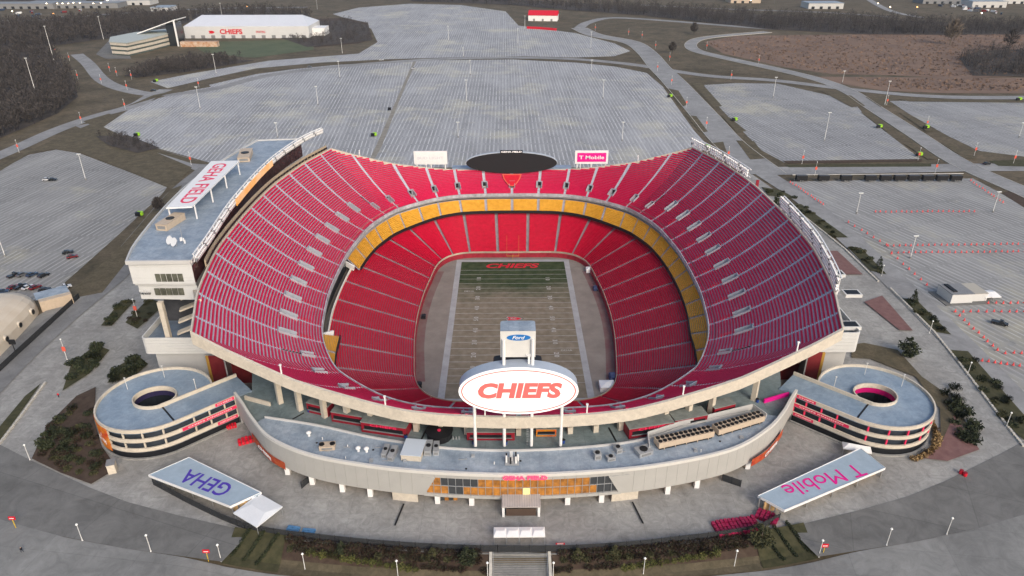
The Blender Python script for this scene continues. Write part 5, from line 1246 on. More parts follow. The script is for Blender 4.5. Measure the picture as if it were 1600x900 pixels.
for k in range(13):
    t = R(-75+k*6); x, y = 106+18.4*math.cos(t), -81.3+18.4*math.sin(t); e = empty('ornamental_grass', (x, y, G), 'straw coloured grass clump round the foot of the right ramp tower', 'grass clump', 'straw grass round the right ramp')
    o = stp if k == 0 else stp.copy()
    if k: COL.objects.link(o)
    o.parent = e; e.scale = [rv.uniform(.9, 1.3)]*3; e.rotation_euler.z = k
# stone block edging along the beds
def blocks(pts, label, stepm=1.7):
    c = px(pts); e = empty('stone_edging', (*c[0], G), label, 'edging', 'stone block edgings'); first = None
    for a, b_ in zip(c, c[1:]):
        a, b_ = Vector(a), Vector(b_); L = (b_-a).length; k = 0; ang = math.atan2((b_-a).y, (b_-a).x)
        while k*stepm < L:
            p = a.lerp(b_, k*stepm/L)
            if first is None: o = first = MB().prism([(-.68, -.3), (.62, -.35), (.7, .3), (-.6, .36)], 0, .55).build('stone_block', M_stone, e)
            else: o = first.copy(); COL.objects.link(o); o.parent = e
            o.location = (p.x-c[0][0], p.y-c[0][1], 0); o.rotation_euler.z = ang+rv.uniform(-.06, .06); k += 1
blocks([(1235, 322), (1298, 372), (1320, 390), (1372, 440)], 'limestone block edging of the upper right walk'); blocks([(1392, 452), (1460, 520), (1500, 570), (1570, 662), (1600, 700)], 'limestone block edging of the lower right walk'); blocks([(70, 600), (35, 648), (0, 694)], 'limestone block edging at the left frame edge')
# ================================================================== lamps and poles
def ordn(k): return ('first', 'second', 'third', 'fourth', 'fifth', 'sixth', 'seventh', 'eighth', 'ninth', 'tenth', 'eleventh', 'twelfth', 'thirteenth', 'fourteenth', 'fifteenth', 'sixteenth', 'seventeenth', 'eighteenth', 'nineteenth', 'twentieth', 'twenty first', 'twenty second', 'twenty third', 'twenty fourth', 'twenty fifth', 'twenty sixth', 'twenty seventh', 'twenty eighth', 'twenty ninth', 'thirtieth')[k]
def lot_pole(x, y, h, label, group):
    p = un(x, y); e = empty('light_pole', p, label, 'light pole', group); w = .13+h*.005
    MB().tube([(0, 0, 0), (0, 0, 1.0)], .45, 8).build('footing', M_concl, e); MB().tube([(0, 0, 1.0), (0, 0, h)], [w, w*.6], 8).build('shaft', M_pole, e)
    MB().box((0, 0, h-.15), (2.0, .15, .15)).build('crossarm', M_pole, e)
    for sx in (-1, -.33, .33, 1): MB().box((sx*.9, 0, h+.15), (.4, .6, .3)).build('floodlight', M_lamp, e)
def hgt(xb, yb, yt):
    p = un(xb, yb); d = ray(xb, yt); t = (p.y-CAM.y)/d.y; return max(4, (CAM+d*t).z-G)
LOTP = [('back car park', [(434, 215, 192), (313, 170, 136), (338, 116, 85), (497, 164, 135), (531, 122, 96), (729, 160, 125), (735, 117, 94), (716, 215, 191), (942, 154, 125), (972, 220, 191), (924, 112, 94)]),
        ('farthest car park', [(535, 84, 60), (701, 64, 41), (724, 89, 75), (809, 69, 45), (820, 47, 25), (923, 76, 50), (496, 15, 0), (348, 31, 5)]),
        ('right car park', [(1208, 152, 121), (1288, 220, 176), (1592, 215, 192), (1316, 130, 111), (1382, 165, 127)]),
        ('near right car park', [(1338, 334, 302), (1422, 404, 369), (1551, 332, 300)]), ('left car park', [(134, 281, 241), (8, 401, 383-20)])]
for nm, lst in LOTP:
    for k, (x, y, yt) in enumerate(sorted(lst)): lot_pole(x, y, hgt(x, y, yt), 'tall white light pole, %s from the left in the %s' % (ordn(k), nm), 'light poles of the '+nm)
for k, (x, y, yt) in enumerate(((58, 152, 91), (85, 97, 41), (162, 62, 26))): lot_pole(x, y, hgt(x, y, yt), 'very tall white mast light, %s from the left among the bare woods' % ordn(k), 'mast lights in the woods')
def street_lamp(x, y, h, label, group, banner=None):
    p = gp(x, y); e = empty('street_lamp', p, label, 'street lamp', group)
    MB().tube([(0, 0, 0), (0, 0, .5), (0, 0, h)], [.22, .1, .07], 8).build('post', M_pole, e); MB().tube([(0, 0, h), (0, 0, h+.15), (0, 0, h+.45)], [.12, .32, .14], 10).build('lamp_head', M_lamp, e)
    if banner: MB().box((.05, -.1, h*.55), (1.2, .12, h*.22)).build('banner', M_orange, e)
FR = [(129, 845), (236, 862), (346, 877), (47, 719), (477, 891), (622, 902), (762, 905), (864, 905), (1005, 898), (1147, 886), (1279, 870), (1385, 852), (1479, 835)]
for k, (x, y) in enumerate(sorted(FR)): street_lamp(x, y, 5.2, 'white globe lamp, %s from the left along the front edge' % ordn(k), 'globe lamps along the front')
for k, (x, y) in enumerate(((1452, 521), (1511, 587), (1572, 667), (1377, 432))): street_lamp(x, y, 5.0, ('upper', 'middle', 'lowest', 'topmost small')[k]+' globe lamp on the right walk islands', 'globe lamps on the right walk')
BAN = [('left', [(30, 238), (128, 193), (196, 171), (199, 141), (311, 137), (172, 112), (183, 119), (122, 124), (109, 95), (87, 83), (206, 124), (159, 131), (299, 258), (105, 562), (215, 497)]),
       ('right', [(1104, 77), (982, 55), (1003, 60), (1024, 76), (1046, 95), (1027, 111), (1049, 133), (1072, 168), (1103, 201), (930, 48), (1185, 100), (1142, 124), (1385, 165), (1447, 200), (1253, 256), (1273, 274), (1434, 251), (1461, 270), (1522, 243), (1583, 256), (1137, 249)])]
for sd_n, lst in BAN:
    for k, (x, y) in enumerate(sorted(lst)): street_lamp(x, y, 8.0, 'street lamp with orange banner, %s from the left on the %s approach roads' % (ordn(k), sd_n), 'banner lamps on the %s roads' % sd_n, True)
# ================================================================== signs, cones, bins, vehicles
for k, (x, y) in enumerate(((326, 877), (1285, 868), (25, 825))):
    p = gp(x, y); e = empty('direction_sign', p, ('red and yellow direction sign at lower left by the lawn', 'red and yellow direction sign at lower right by the lawn', 'small red sign at the left edge of the apron')[k], 'sign', 'red direction signs')
    MB().tube([(0, 0, 0), (0, 0, 3.2)], .1, 6).build('post', mat('sign_yellow', (.6, .4, .03), .5), e); MB().box((0, 0, 3.3), (1.6, .2, 1.0)).build('board', M_red, e); MB().box((0, -.12, 3.3), (1.1, .03, .22)).build('stripe', M_white, e)
cone0 = MB().tube([(0, 0, .06), (0, 0, .5), (0, 0, 1.1)], [.34, .22, .08], 8).build('cone_body', M_cone); cone1 = MB().box((0, 0, .04), (.8, .8, .08)).build('cone_base', M_cone)
CN = [0]
def cones(a, c, n, label, group):
    for k in range(n):
        f = k/max(1, n-1); p = un(a[0]+(c[0]-a[0])*f+rv.uniform(-.8, .8), a[1]+(c[1]-a[1])*f+rv.uniform(-.4, .4)); p.z = G+.55
        e = empty('traffic_cone', p, label, 'traffic cone', group, rv.random())
        for o in (cone0, cone1):
            q = o if CN[0] == 0 else o.copy()
            if CN[0]: COL.objects.link(q)
            q.parent = e
        CN[0] += 1
cones((1367, 333), (1522, 332), 20, 'orange red cone in the short upper row of the near right lot', 'upper cone row'); cones((1386, 386), (1600, 383), 24, 'orange red cone in the upper of two long rows', 'first long cone row'); cones((1393, 397), (1600, 395), 24, 'orange red cone in the lower of two long rows', 'second long cone row')
cones((1325, 349), (1385, 385), 7, 'orange red cone on the diagonal above the two long rows', 'upper diagonal cones'); cones((1392, 398), (1447, 447), 7, 'orange red cone on the diagonal below the two long rows', 'middle diagonal cones'); cones((1235, 286), (1286, 321), 14, 'orange red cone in the dense diagonal by the black trailers', 'trailer diagonal cones'); cones((1516, 284), (1566, 318), 12, 'orange red cone on the far right diagonal', 'far right diagonal cones')
cones((1492, 489), (1600, 489), 10, 'orange red cone in the row in front of the pale booth', 'booth cone row'); cones((1544, 476), (1600, 475), 6, 'orange red cone in the short row beside the white awnings', 'awning cone row'); cones((1492, 489), (1557, 549), 10, 'orange red cone on the lowest diagonal of the right lot', 'lowest diagonal cones'); cones((1570, 554), (1595, 554), 3, 'orange red cone of three near the right frame edge', 'three edge cones'); cones((1534, 566), (1592, 574), 7, 'orange red cone in the lowest row of the right lot', 'lowest cone row')
def wheel_bin(x, y, m, label, group, s=1.0):
    p = un(x, y); p.z = G+.5; e = empty('waste_container', p, label, 'container', group); e.scale = (s, s, s)
    MB().prism([(-1.2, -.8), (1.2, -.8), (1.2, .8), (-1.2, .8)], .15, 1.6).build('body', m, e)
    MB().prism([(-1.3, -.9), (1.3, -.9), (1.3, .9), (-1.3, .9)], [1.6, 1.6, 1.9, 1.9], [1.7, 1.7, 2.0, 2.0]).build('lid', m, e)
    for sx in (-1, 1): MB().tube([(sx*.9, -.85, .18), (sx*.9, .85, .18)], .18, 8).build('wheels', M_black, e)
BINP = [(216, 213), (220, 338), (245, 128), (1048, 152), (1149, 189), (1375, 200), (1448, 201), (1437, 244), (1106, 232), (1593, 157), (612, 172), (586, 213)]
for k, (x, y) in enumerate(sorted(BINP)):
    if x != 612: wheel_bin(x, y, M_lime, 'lime green waste container, %s from the left of the car parks' % ordn(k), 'lime waste containers', 1.05)
    wheel_bin(x-3.2, y+.8, M_black, 'black waste container beside the lime one, %s from the left' % ordn(k), 'black waste containers', 1.0)
def car(x, y, ang, m, label, group=None, kind='car'):
    p = un(x, y); p.z = G+.45; e = empty('parked_car' if kind == 'car' else 'pickup_truck', p, label, 'car' if kind == 'car' else 'pickup', group, ang)
    L, w = (4.7, 1.85) if kind == 'car' else (5.6, 2.0)
    prof = [(-L/2, .35), (-L/2, .85), (-L*.40, 1.0), (L*.22, .98), (L*.46, .85), (L/2, .6), (L/2, .35)]
    mb = MB(); A = [(a, -w/2, z) for a, z in prof]; B = [(a, w/2, z) for a, z in prof]; mb.face(A); mb.face(B); mb.strip(A, B, True); mb.build('body', m, e)
    cb = [(-L*.40, .98), (-L*.27, 1.5), (L*.05, 1.52), (L*.24, .97)] if kind == 'car' else [(-L*.05, .98), (-L*.02, 1.75), (L*.14, 1.78), (L*.27, .97)]
    mb = MB(); A = [(a, -w*.44, z) for a, z in cb]; B = [(a, w*.44, z) for a, z in cb]; mb.face(A); mb.face(B); mb.strip(A, B, True); mb.build('glasshouse', M_dark, e)
    MB().prism([(cb[1][0]+.05, -w*.4), (cb[2][0]-.05, -w*.4), (cb[2][0]-.05, w*.4), (cb[1][0]+.05, w*.4)], cb[1][1]+.005, cb[1][1]+.06).build('roof', m, e)
    for sx in (-.31, .31):
        for sy in (-1, 1): MB().tube([(sx*L, sy*w*.42, .33), (sx*L, sy*w*.52, .33)], .33, 10).build('wheel', M_black, e)
    for sy in (-.36, .36): MB().box((L/2-.03, sy*w, .68), (.08, .35, .14)).build('headlight', M_lamp, e); MB().box((-L/2+.02, sy*w, .75), (.06, .3, .14)).build('tail_light', M_red, e)
C_ = {'black': mat('car_black', (.015, .016, .018), .25, spec=.6), 'red': mat('car_red', (.16, .012, .014), .25, spec=.6), 'white': mat('car_white', (.6, .6, .6), .3), 'blue': mat('car_blue', (.03, .05, .09), .25, spec=.6), 'grey': mat('car_grey', (.18, .18, .19), .3, metal=.4)}
for x, y, a, c, lab, kd in ((74, 283, 10, 'white', 'white car of a close pair on the left lot', 'car'), (83, 283, 10, 'black', 'dark car of a close pair on the left lot', 'car'), (107, 397, 30, 'black', 'black car beside the dark red car on the left lot', 'car'), (114, 404, 30, 'red', 'dark red car on the left lot', 'car'),
        (23, 433, 60, 'black', 'leftmost black car in the row of four on the left lot', 'pickup'), (36, 432, 60, 'grey', 'grey car second in the row of four', 'car'), (51, 432, 60, 'blue', 'dark blue car third in the row of four', 'car'), (69, 433, 60, 'black', 'rightmost black car in the row of four', 'car'),
        (22, 452, 60, 'red', 'dark red car behind the tan dome building', 'car'), (33, 451, 60, 'black', 'black pickup behind the tan dome building', 'pickup'), (45, 452, 60, 'white', 'white car behind the tan dome building', 'car'), (56, 452, 60, 'red', 'second dark red car behind the tan dome building', 'car'), (71, 456, 20, 'black', 'black car beside the tan annex', 'car'), (5, 459, 20, 'blue', 'dark blue car at the left frame edge', 'car'), (101, 452, 40, 'white', 'white van at the corner of the left lot', 'pickup'),
        (1561, 508, -35, 'black', 'dark pickup on the near right lot', 'pickup'), (1541, 258, 10, 'black', 'dark car on the road at far right', 'car'), (240, 143, 15, 'black', 'black car on the road at the left approach', 'car'), (484, 106, 10, 'grey', 'grey car on the ring road behind the back lot', 'car'), (596, 95, 5, 'white', 'white car on the ring road behind the back lot', 'car'), (646, 108, 70, 'white', 'white van at the top of the back lot median', 'pickup')):
    car(x, y, R(a), C_[c], lab, 'parked vehicles', kd)
for k, xc in enumerate((1252.5, 1287, 1322, 1360, 1384, 1406, 1428, 1450, 1472, 1494)):
    p = un(xc, 285); p.z = G+.5; e = empty('trailer', p, 'black box trailer, %s from the left in the long row' % ordn(k), 'trailer', 'row of black trailers', R(-1))
    MB().box((0, 1.4, 1.9), (6.2, 2.6, 2.8)).build('box', M_black, e); MB().box((0, 1.4, .42), (6.0, 1.6, .2)).build('chassis', M_grey, e); MB().bar((-3.1, 1.4, .5), (-4.0, 1.4, .5), .2).build('drawbar', M_grey, e); MB().box((0, 1.4, 3.34), (6.0, 2.4, .08)).build('roof', mat('trailer_roof', (.06, .06, .065), .5), e)
    for sx in (-.6, .6):
        for sy in (.2, 2.6): MB().tube([(sx, sy-.1, .4), (sx, sy+.1, .4)], .4, 8).build('wheel', M_grey, e)
c = px([(1238, 275), (1370, 274), (1505, 273)]); e = empty('barrier', (*c[0], G), 'long white barrier behind the black trailers', 'barrier'); adopt(e, [MB().wall(c, G+.5, G+.9, .2).build('rail', M_metal)])
# ================================================================== other buildings
def gable(mb, x0, x1, y0, y1, z0, ze, zr): pass
pr = empty('practice_hall', (-336, 720, G), 'long white practice hall with red CHIEFS lettering at upper left', 'building')
hw, dp, he, hr = 80, 62, 14.5, 25
mb = MB(); A = [(-hw, 0, 0), (-hw, 0, he), (-hw+7, dp/2, hr), (-hw, dp, he), (-hw, dp, 0)]; B = [(-x, y, z) for x, y, z in A]
MB().box((0, dp/2, he/2), (2*hw, dp, he)).build('walls', mat('hall_white', (.58, .575, .56), .6, var=.04, scale=.05), pr)
mb.face([(-hw, 0, he), (hw, 0, he), (hw-14, dp/2, hr), (-hw+14, dp/2, hr)]); mb.face([(-hw, dp, he), (hw, dp, he), (hw-14, dp/2, hr), (-hw+14, dp/2, hr)]); mb.face([(-hw, 0, he), (-hw, dp, he), (-hw+14, dp/2, hr)]); mb.face([(hw, 0, he), (hw, dp, he), (hw-14, dp/2, hr)]); mb.build('roof', mat('hall_roof', (.60, .62, .66), .5, var=.03, scale=.05), pr)
MB().box((hw+8, dp/2, 5), (16, 26, 10)).build('annex', M_white, pr)
text('lettering', 'CHIEFS', 8, M_red, pr, frame((-20, -.3, 7.8), (1, 0, 0), (0, 0, 1)), bold=.25, width=29, depth=.2); text('small_lettering', 'SPORTING', 4, M_red, pr, frame((18, -.3, 7.6), (1, 0, 0), (0, 0, 1)), width=12, depth=.2)
for sx in (-45,): 
    for k, z, m in ((1.5, .35, M_red),): MB().face([(sx+x*k, -.3, 7.6+y*k) for x, y in arrowhead(.8)]).build('emblem', m, pr)
for k in range(12): MB().box((-hw+10+k*13, -.15, 1.9), (5, .3, 3.6)).build('door', M_grey, pr)
of = empty('office_building', tuple(un(205, 86)), 'three storey pale office with curved front and slanted roof wing', 'building')
a = px([(176, 86), (202, 88), (240, 79), (266, 72), (262, 64), (215, 70), (178, 78)]); o0 = of.location
poly = [(p[0]-o0.x, p[1]-o0.y) for p in a]; poly = poly if sum(poly[i][0]*poly[(i+1) % 7][1]-poly[(i+1) % 7][0]*poly[i][1] for i in range(7)) > 0 else poly[::-1]
for k in range(3): MB().prism(poly, 4.6*k+1.9, 4.6*k+4.6).build('floor_band', M_cream, of); MB().prism(offset(poly, .5, True), 4.6*k, 4.6*k+1.92).build('window_band', mat('office_glass', (.10, .12, .11), .2, var=.2, scale=.2), of)
MB().prism(offset(poly, -.6, True), 13.85, 14.6).build('roof', mat('office_roof', (.42, .45, .42), .7), of)
w0 = un(250, 74)-o0; mb = MB(); q = [(w0.x-24, w0.y, 16), (w0.x+22, w0.y+6, 31), (w0.x+24, w0.y+34, 31), (w0.x-22, w0.y+30, 16)]; mb.face(q); mb.face([(x, y, z-1) for x, y, z in q]); mb.strip(q, [(x, y, z-1) for x, y, z in q], True); mb.build('roof_wing', M_white, of)
MB().bar((w0.x+20, w0.y+6, 0), (w0.x+20, w0.y+6, 30.4), 1.6).build('wing_mast', M_white, of); MB().box((w0.x+13, w0.y+20, 13), (11, 20, 26)).build('wing_glass', M_dark, of); MB().box((w0.x+46, w0.y+6, 3), (44, 8, 6)).build('link_block', mat('link_orange', (.4, .16, .05), .6, col2=(.6, .5, .4), scale=.2), of)
def shed(x, y, a, c, h, hr, label, wall_m, roof_m, ang=0):
    p = un(x, y); e = empty('shed', p, label, 'building', None, ang)
    MB().box((0, c/2, h/2), (a, c, h)).build('walls', wall_m, e); mb = MB(); k = .6
    mb.face([(-a/2-k, -k, h), (a/2+k, -k, h), (a/2+k, c/2, hr), (-a/2-k, c/2, hr)]); mb.face([(-a/2-k, c+k, h), (a/2+k, c+k, h), (a/2+k, c/2, hr), (-a/2-k, c/2, hr)]); mb.face([(-a/2, 0, h), (-a/2, c, h), (-a/2, c/2, hr-.2)]); mb.face([(a/2, 0, h), (a/2, c, h), (a/2, c/2, hr-.2)]); mb.build('roof', roof_m, e)
    for k in range(3): MB().box((-a*.3+a*.3*k, -.1, 1.6), (3, .2, 3.2)).build('door', M_grey, e)
shed(848, 33, 44, 26, 8, 14, 'white shed with bright red roof at top centre', M_white, M_red, R(-8))
c = px([(823, 45), (845, 46), (868, 48)]); e = empty('barrier', (*c[0], G), 'row of bright red barriers in front of the red roofed shed', 'barrier'); adopt(e, [MB().wall(c[k:k+2], G, G+3.0, 3).build('barrier_block', M_red) for k in range(2)])
# tan dome hall and annexes at the left edge
dm = empty('dome_hall', (-193, -31, G), 'tan fabric dome hall at the left frame edge', 'building', rz=R(97))
M_tanf = mat('tan_fabric', (.54, .46, .36), .8, col2=(.62, .55, .45), scale=.12); mb = MB(); NS, NA = 14, 12; rowsv = []
for i in range(NS+1):
    u = -1+2*i/NS; k = (1-abs(u)**5)**.5 if abs(u) < 1 else 0.0; rowsv.append([(u*27, 12.5*max(k, .02)*math.cos(math.pi*j/NA), 9.5*max(k, .02)**.8*math.sin(math.pi*j/NA)**.75) for j in range(NA+1)])
for i in range(NS): mb.strip(rowsv[i], rowsv[i+1])
mb.build('membrane', M_tanf, dm, smooth=True)
for k in range(4): MB().tube([(-16+10*k, -11.4, 3.0), (-16+10*k, -12.3, 3.0)], [1.5, 1.4], 12).build('vent_collar', M_cream, dm); MB().tube([(-16+10*k, -12.3, 3.0), (-16+10*k, -12.36, 3.0)], 1.0, 12).build('vent', M_black, dm)
p = un(92, 482); e = empty('annex', p, 'tan box annex beside the dome hall', 'building', None, R(38)); MB().box((0, 3, 2.2), (11, 5, 4.4)).build('walls', M_tan, e); MB().box((-.4, 6.6, 4.5), (11.4, 7, .2)).build('roof', M_roof, e)
c = px([(0, 582), (45, 540), (125, 466)]); e = empty('fence', (*c[0], G), 'black chain fence between the dome hall and the left road', 'fence'); adopt(e, [MB().wall(c[k:k+2], G, G+2.4, .06).build('mesh_panel', M_mesh) for k in range(2)])
p = un(26, 555); e = empty('speaker_sign', p, 'black sign board on a post by the dome hall', 'sign'); MB().tube([(0, 0, 0), (0, 0, 5)], .15, 6).build('post', M_black, e); MB().box((0, 0, 5.4), (2.2, .4, 1.8)).build('board', M_black, e)
# cream booth and awnings on the right lot
p = un(1500, 474); e = empty('ticket_booth', p, 'pale flat roofed booth on the near right lot', 'building', None, R(4))
MB().box((0, 4, 2.1), (9, 9, 4.2)).build('front_block', M_side, e); MB().box((7.6, 5, 1.8), (7, 9, 3.6)).build('side_block', M_side, e); MB().box((0, 4, 4.3), (9.3, 9.3, .2)).build('roof', M_grey, e); MB().box((7.6, 5, 3.7), (7.2, 9.2, .18)).build('side_roof', mat('booth_roof', (.42, .39, .33), .8), e); MB().box((-2.2, 4.6, 4.6), (1.6, 6.4, .5)).build('roof_plant', M_black, e); MB().box((3, 4, .25), (20, 12, .3)).build('plinth', M_asphd, e)
for k, (x, y) in enumerate(((1537, 466), (1547, 466))): tent(un(x, y), 4, 6, 3, R(6), ('left', 'right')[k]+' of two white awnings beside the pale booth', 'booth awnings')
# barriers, tarps, stacked furniture
def stack(x, y, a, c, rows, cols, m, label, ang):
    p = un(x, y); e = empty('barrier_stack', p, label, 'barriers', 'stacks of red barriers', ang)
    for i in range(cols):
        for j in range(rows):
            o = MB().prism([(-a/cols*.42, -c/rows*.42), (a/cols*.42, -c/rows*.42), (a/cols*.36, c/rows*.42), (-a/cols*.36, c/rows*.42)], 0, rv.uniform(.9, 1.25)).build('barrier', m, e); o.location = (-a/2+a*(i+.5)/cols, -c/2+c*(j+.5)/rows, 0)
M_crim = mat('crimson_plastic', (.3, .012, .06), .5, var=.2, scale=.8)
stack(1150, 825, 11.5, 5, 4, 11, M_crim, 'large crimson stack of barriers by the plaza fence at lower right', R(10)); stack(1198, 810, 5.5, 3.5, 3, 5, M_crim, 'small crimson stack of barriers under the right gate canopy', R(-35)); stack(386, 690, 5, 2.6, 3, 5, M_red, 'heap of bright red chairs beside the left ramp tower', R(25)); stack(362, 668, 3, 1.6, 2, 4, M_red, 'small heap of red chairs under the left ramp arm', R(25))
for k, (x, y, a) in enumerate(((458, 829, -12), (482, 833, -8))):
    p = un(x, y); e = empty('tarpaulin', p, ('left', 'right')[k]+' of two blue tarpaulin bundles inside the plaza fence', 'tarpaulin', 'blue tarpaulins', R(a)); m = mat('tarp_light_blue', (.10, .24, .42), .6, var=.3, scale=1.5)
    for j in range(3): MB().prism([(-1.6, -.25), (1.5, -.3), (1.6, .3), (-1.5, .28)], 0, .5+.1*j).build('roll', m, e).location = (0, -.6+.62*j, 0)
for k, (x, y, a) in enumerate(((482, 755, 60), (1142, 756, -30))):
    p = un(x, y); e = empty('open_gate', p, ('open black gate panel before the left part of the entrance', 'open black gate panel before the right part of the entrance')[k], 'gate', 'open gates', R(a)); MB().box((0, 0, 1.2), (5, .08, 2.2)).build('mesh_panel', M_mesh, e)
    for x_ in (-2.5, 0, 2.5): MB().tube([(x_, 0, 0), (x_, 0, 2.5)], .07, 6).build('post', M_black, e)
for k, (a, c) in enumerate((((631, 787), (617, 821)), ((988, 784), (1005, 818)))):
    a, c = un(*a, nextz()), un(*c, LAYER[0]*.005+G+.09); o = MB().bar(a, c, .45, .02).build('trench_drain', M_black); tag(o, kind='structure')
p = un(875, 858); e = empty('notice', p, 'small red and white notice on the plaza fence right of the stairs', 'sign'); MB().box((0, -.15, 1.9), (2.2, .05, .6)).build('board', M_red, e); MB().box((0, -.19, 1.9), (1.5, .03, .25)).build('stripe', M_white, e)
p = un(177, 736); e = empty('guard_booth', p, 'small cream booth at the foot of the left ramp tower', 'booth', None, R(20)); MB().box((0, 0, 1.5), (2, 2.6, 3)).build('walls', M_cream, e); MB().box((0, 0, 3.1), (2.2, 2.8, .2)).build('roof', M_grey, e)
for k, (x, y) in enumerate(((1501, 740), (1507, 744))): 
    p = un(x, y); e = empty('barrel', p, ('left', 'right')[k]+' of two red barrels on the right apron', 'barrel', 'red barrels'); MB().tube([(0, 0, 0), (0, 0, .6), (0, 0, 1.2)], [.5, .55, .48], 10).build('drum', M_red, e); MB().tube([(0, 0, 1.2), (0, 0, 1.3)], .5, 10).build('lid', M_dred, e)
# ---- people: one skinned body each
def person(x, y, label, top, ang):
    p = gp(x, y); me = bpy.data.meshes.new('person')
    V = [(0, 0, .95), (0, 0, 1.2), (0, 0, 1.42), (0, 0, 1.55), (0, .02, 1.72), (-.2, 0, 1.4), (-.28, .08, 1.12), (-.24, .22, .9), (.2, 0, 1.4), (.3, -.05, 1.12), (.28, .0, .86), (-.1, 0, .9), (-.12, .18, .5), (-.12, .1, .06), (-.12, .26, .04), (.1, 0, .9), (.12, -.1, .5), (.12, -.28, .08), (.12, -.14, .04)]
    Eg = [(0, 1), (1, 2), (2, 3), (3, 4), (2, 5), (5, 6), (6, 7), (2, 8), (8, 9), (9, 10), (0, 11), (11, 12), (12, 13), (13, 14), (0, 15), (15, 16), (16, 17), (17, 18)]
    rad = [.15, .16, .17, .07, .12, .07, .055, .045, .07, .055, .045, .1, .075, .05, .04, .1, .075, .05, .04]
    me.from_pydata(V, Eg, []); t = bpy.data.objects.new('tmp', me); COL.objects.link(t); md = t.modifiers.new('s', 'SKIN'); t.modifiers.new('u', 'SUBSURF').levels = 1
    for i, r_ in enumerate(rad): me.skin_vertices[0].data[i].radius = (r_, r_)
    me.skin_vertices[0].data[0].use_root = True
    dg = bpy.context.evaluated_depsgraph_get(); m2 = bpy.data.meshes.new_from_object(t.evaluated_get(dg)); bpy.data.objects.remove(t)
    skin = mat('skin', (.35, .2, .14), .6); legs = mat('dark_trousers', (.02, .022, .03), .8); hair = mat('dark_hair', (.02, .014, .01), .7)
    m2.materials.clear()
    for m in (top, legs, skin, hair): m2.materials.append(m)
    for f in m2.polygons:
        c = f.center; f.material_index = 1 if c.z < .95 and abs(c.x) < .22 else (3 if c.z > 1.74 else (2 if c.z > 1.5 or (c.z < .95) else 0)); f.use_smooth = True
    o = bpy.data.objects.new('person', m2); COL.objects.link(o); o.location = p; o.rotation_euler.z = ang; tag(o, label, 'person')
person(92, 621, 'person in a red top walking on the left walk', M_red, R(20)); person(35, 863, 'person in dark clothes crossing the road at lower left', M_black, R(80))
# ================================================================== woods (bare winter crowns) and single trees
def bare_tree(mb, x, y, z, h, r, rnd, twigs=46, key=0):
    mb.mi = 2; mb.tube([(x, y, z), (x+rnd.uniform(-.3, .3), y, z+h*.45), (x+rnd.uniform(-.8, .8), y+rnd.uniform(-.8, .8), z+h*.85)], [h*.022, h*.014, .04], 3, False)
    for k in range(twigs):
        t = rnd.random()*6.28; f = rnd.random(); zz = z+h*(.3+.62*f); rr = r*(rnd.random()**.5)*math.sin(math.pi*(.22+.7*f))
        p = Vector((x+rr*math.cos(t), y+rr*math.sin(t), zz)); d = Vector((math.cos(t)*rnd.uniform(.2, 1), math.sin(t)*rnd.uniform(.2, 1), rnd.uniform(.3, 1.2))).normalized()*h*rnd.uniform(.1, .22); s = d.orthogonal().normalized()*h*rnd.uniform(.012, .032)
        mb.mi = rnd.randrange(3); mb.face([p-d*.5-s, p-d*.5+s, p+d*.6])
def inside(x, y, poly):
    ins = False
    for i in range(len(poly)):
        a, c = poly[i], poly[(i+1) % len(poly)]
        if (a[1] > y) != (c[1] > y) and x < (c[0]-a[0])*(y-a[1])/(c[1]-a[1])+a[0]: ins = not ins
    return ins
def wood(poly, n, h, label, key='bare', twigs=46):
    mb = MB(); rnd = random.Random(int(poly[0][0]*7+n)); k = 0
    xs_ = [q[0] for q in poly]; ys_ = [q[1] for q in poly]
    while k < n:
        x, y = rnd.uniform(min(xs_), max(xs_)), rnd.uniform(min(ys_), max(ys_))
        if not inside(x, y, poly): continue
        p = un(x, y); hh = h*rnd.uniform(.7, 1.25); bare_tree(mb, p.x, p.y, G, hh, hh*rnd.uniform(.3, .42), rnd, twigs); k += 1
    lay('woodland_floor', mat('leaf_litter', (.05, .043, .038), .95, col2=(.085, .07, .06), scale=.12), poly, 0)
    o = mb.build('woods', LEAF[key]); tag(o, label, 'woods', kind='stuff'); return o
wood([(-20, 95), (30, 75), (70, 72), (95, 95), (118, 130), (122, 152), (90, 178), (40, 200), (-20, 225)], 630, 12, 'bare dark woods at the left edge')
wood([(-20, 40), (70, 38), (170, 30), (290, 22), (300, 34), (262, 44), (170, 60), (100, 70), (-20, 80)], 930, 15, 'bare woods behind the office at upper left', 'bare', 34)
wood([(193, 119), (240, 104), (300, 94), (350, 92), (398, 95), (300, 112), (215, 122)], 300, 9, 'bare thicket below the practice field')
wood([(440, 60), (480, 34), (545, 32), (575, 40), (580, 64), (480, 74)], 300, 7, 'bare brown thicket right of the practice hall', 'bare', 34)
wood([(300, 22), (420, 14), (480, 22), (490, 30), (300, 30)], 195, 14, 'bare woods behind the practice hall', 'bare', 30)
wood([(640, 2), (800, 8), (900, 17), (1000, 24), (1100, 35), (1200, 46), (1350, 54), (1480, 55), (1600, 54), (1640, 40), (1450, 34), (1200, 24), (1000, 10), (850, 2), (650, -6)], 1800, 13, 'long belt of bare woods across the top right', 'bare', 34)
wood([(1498, 92), (1530, 80), (1640, 76), (1640, 121), (1520, 119)], 255, 11, 'bare dark thicket at the right edge')
wood([(150, 214), (200, 212), (250, 232), (215, 240), (170, 228)], 60, 5, 'low bare scrub beside the left approach road', 'bare', 40)
wood([(0, 2), (200, 0), (500, -4), (900, -8), (1640, -4), (1640, -16), (0, -14)], 750, 16, 'far line of bare trees along the top edge', 'bare', 22)
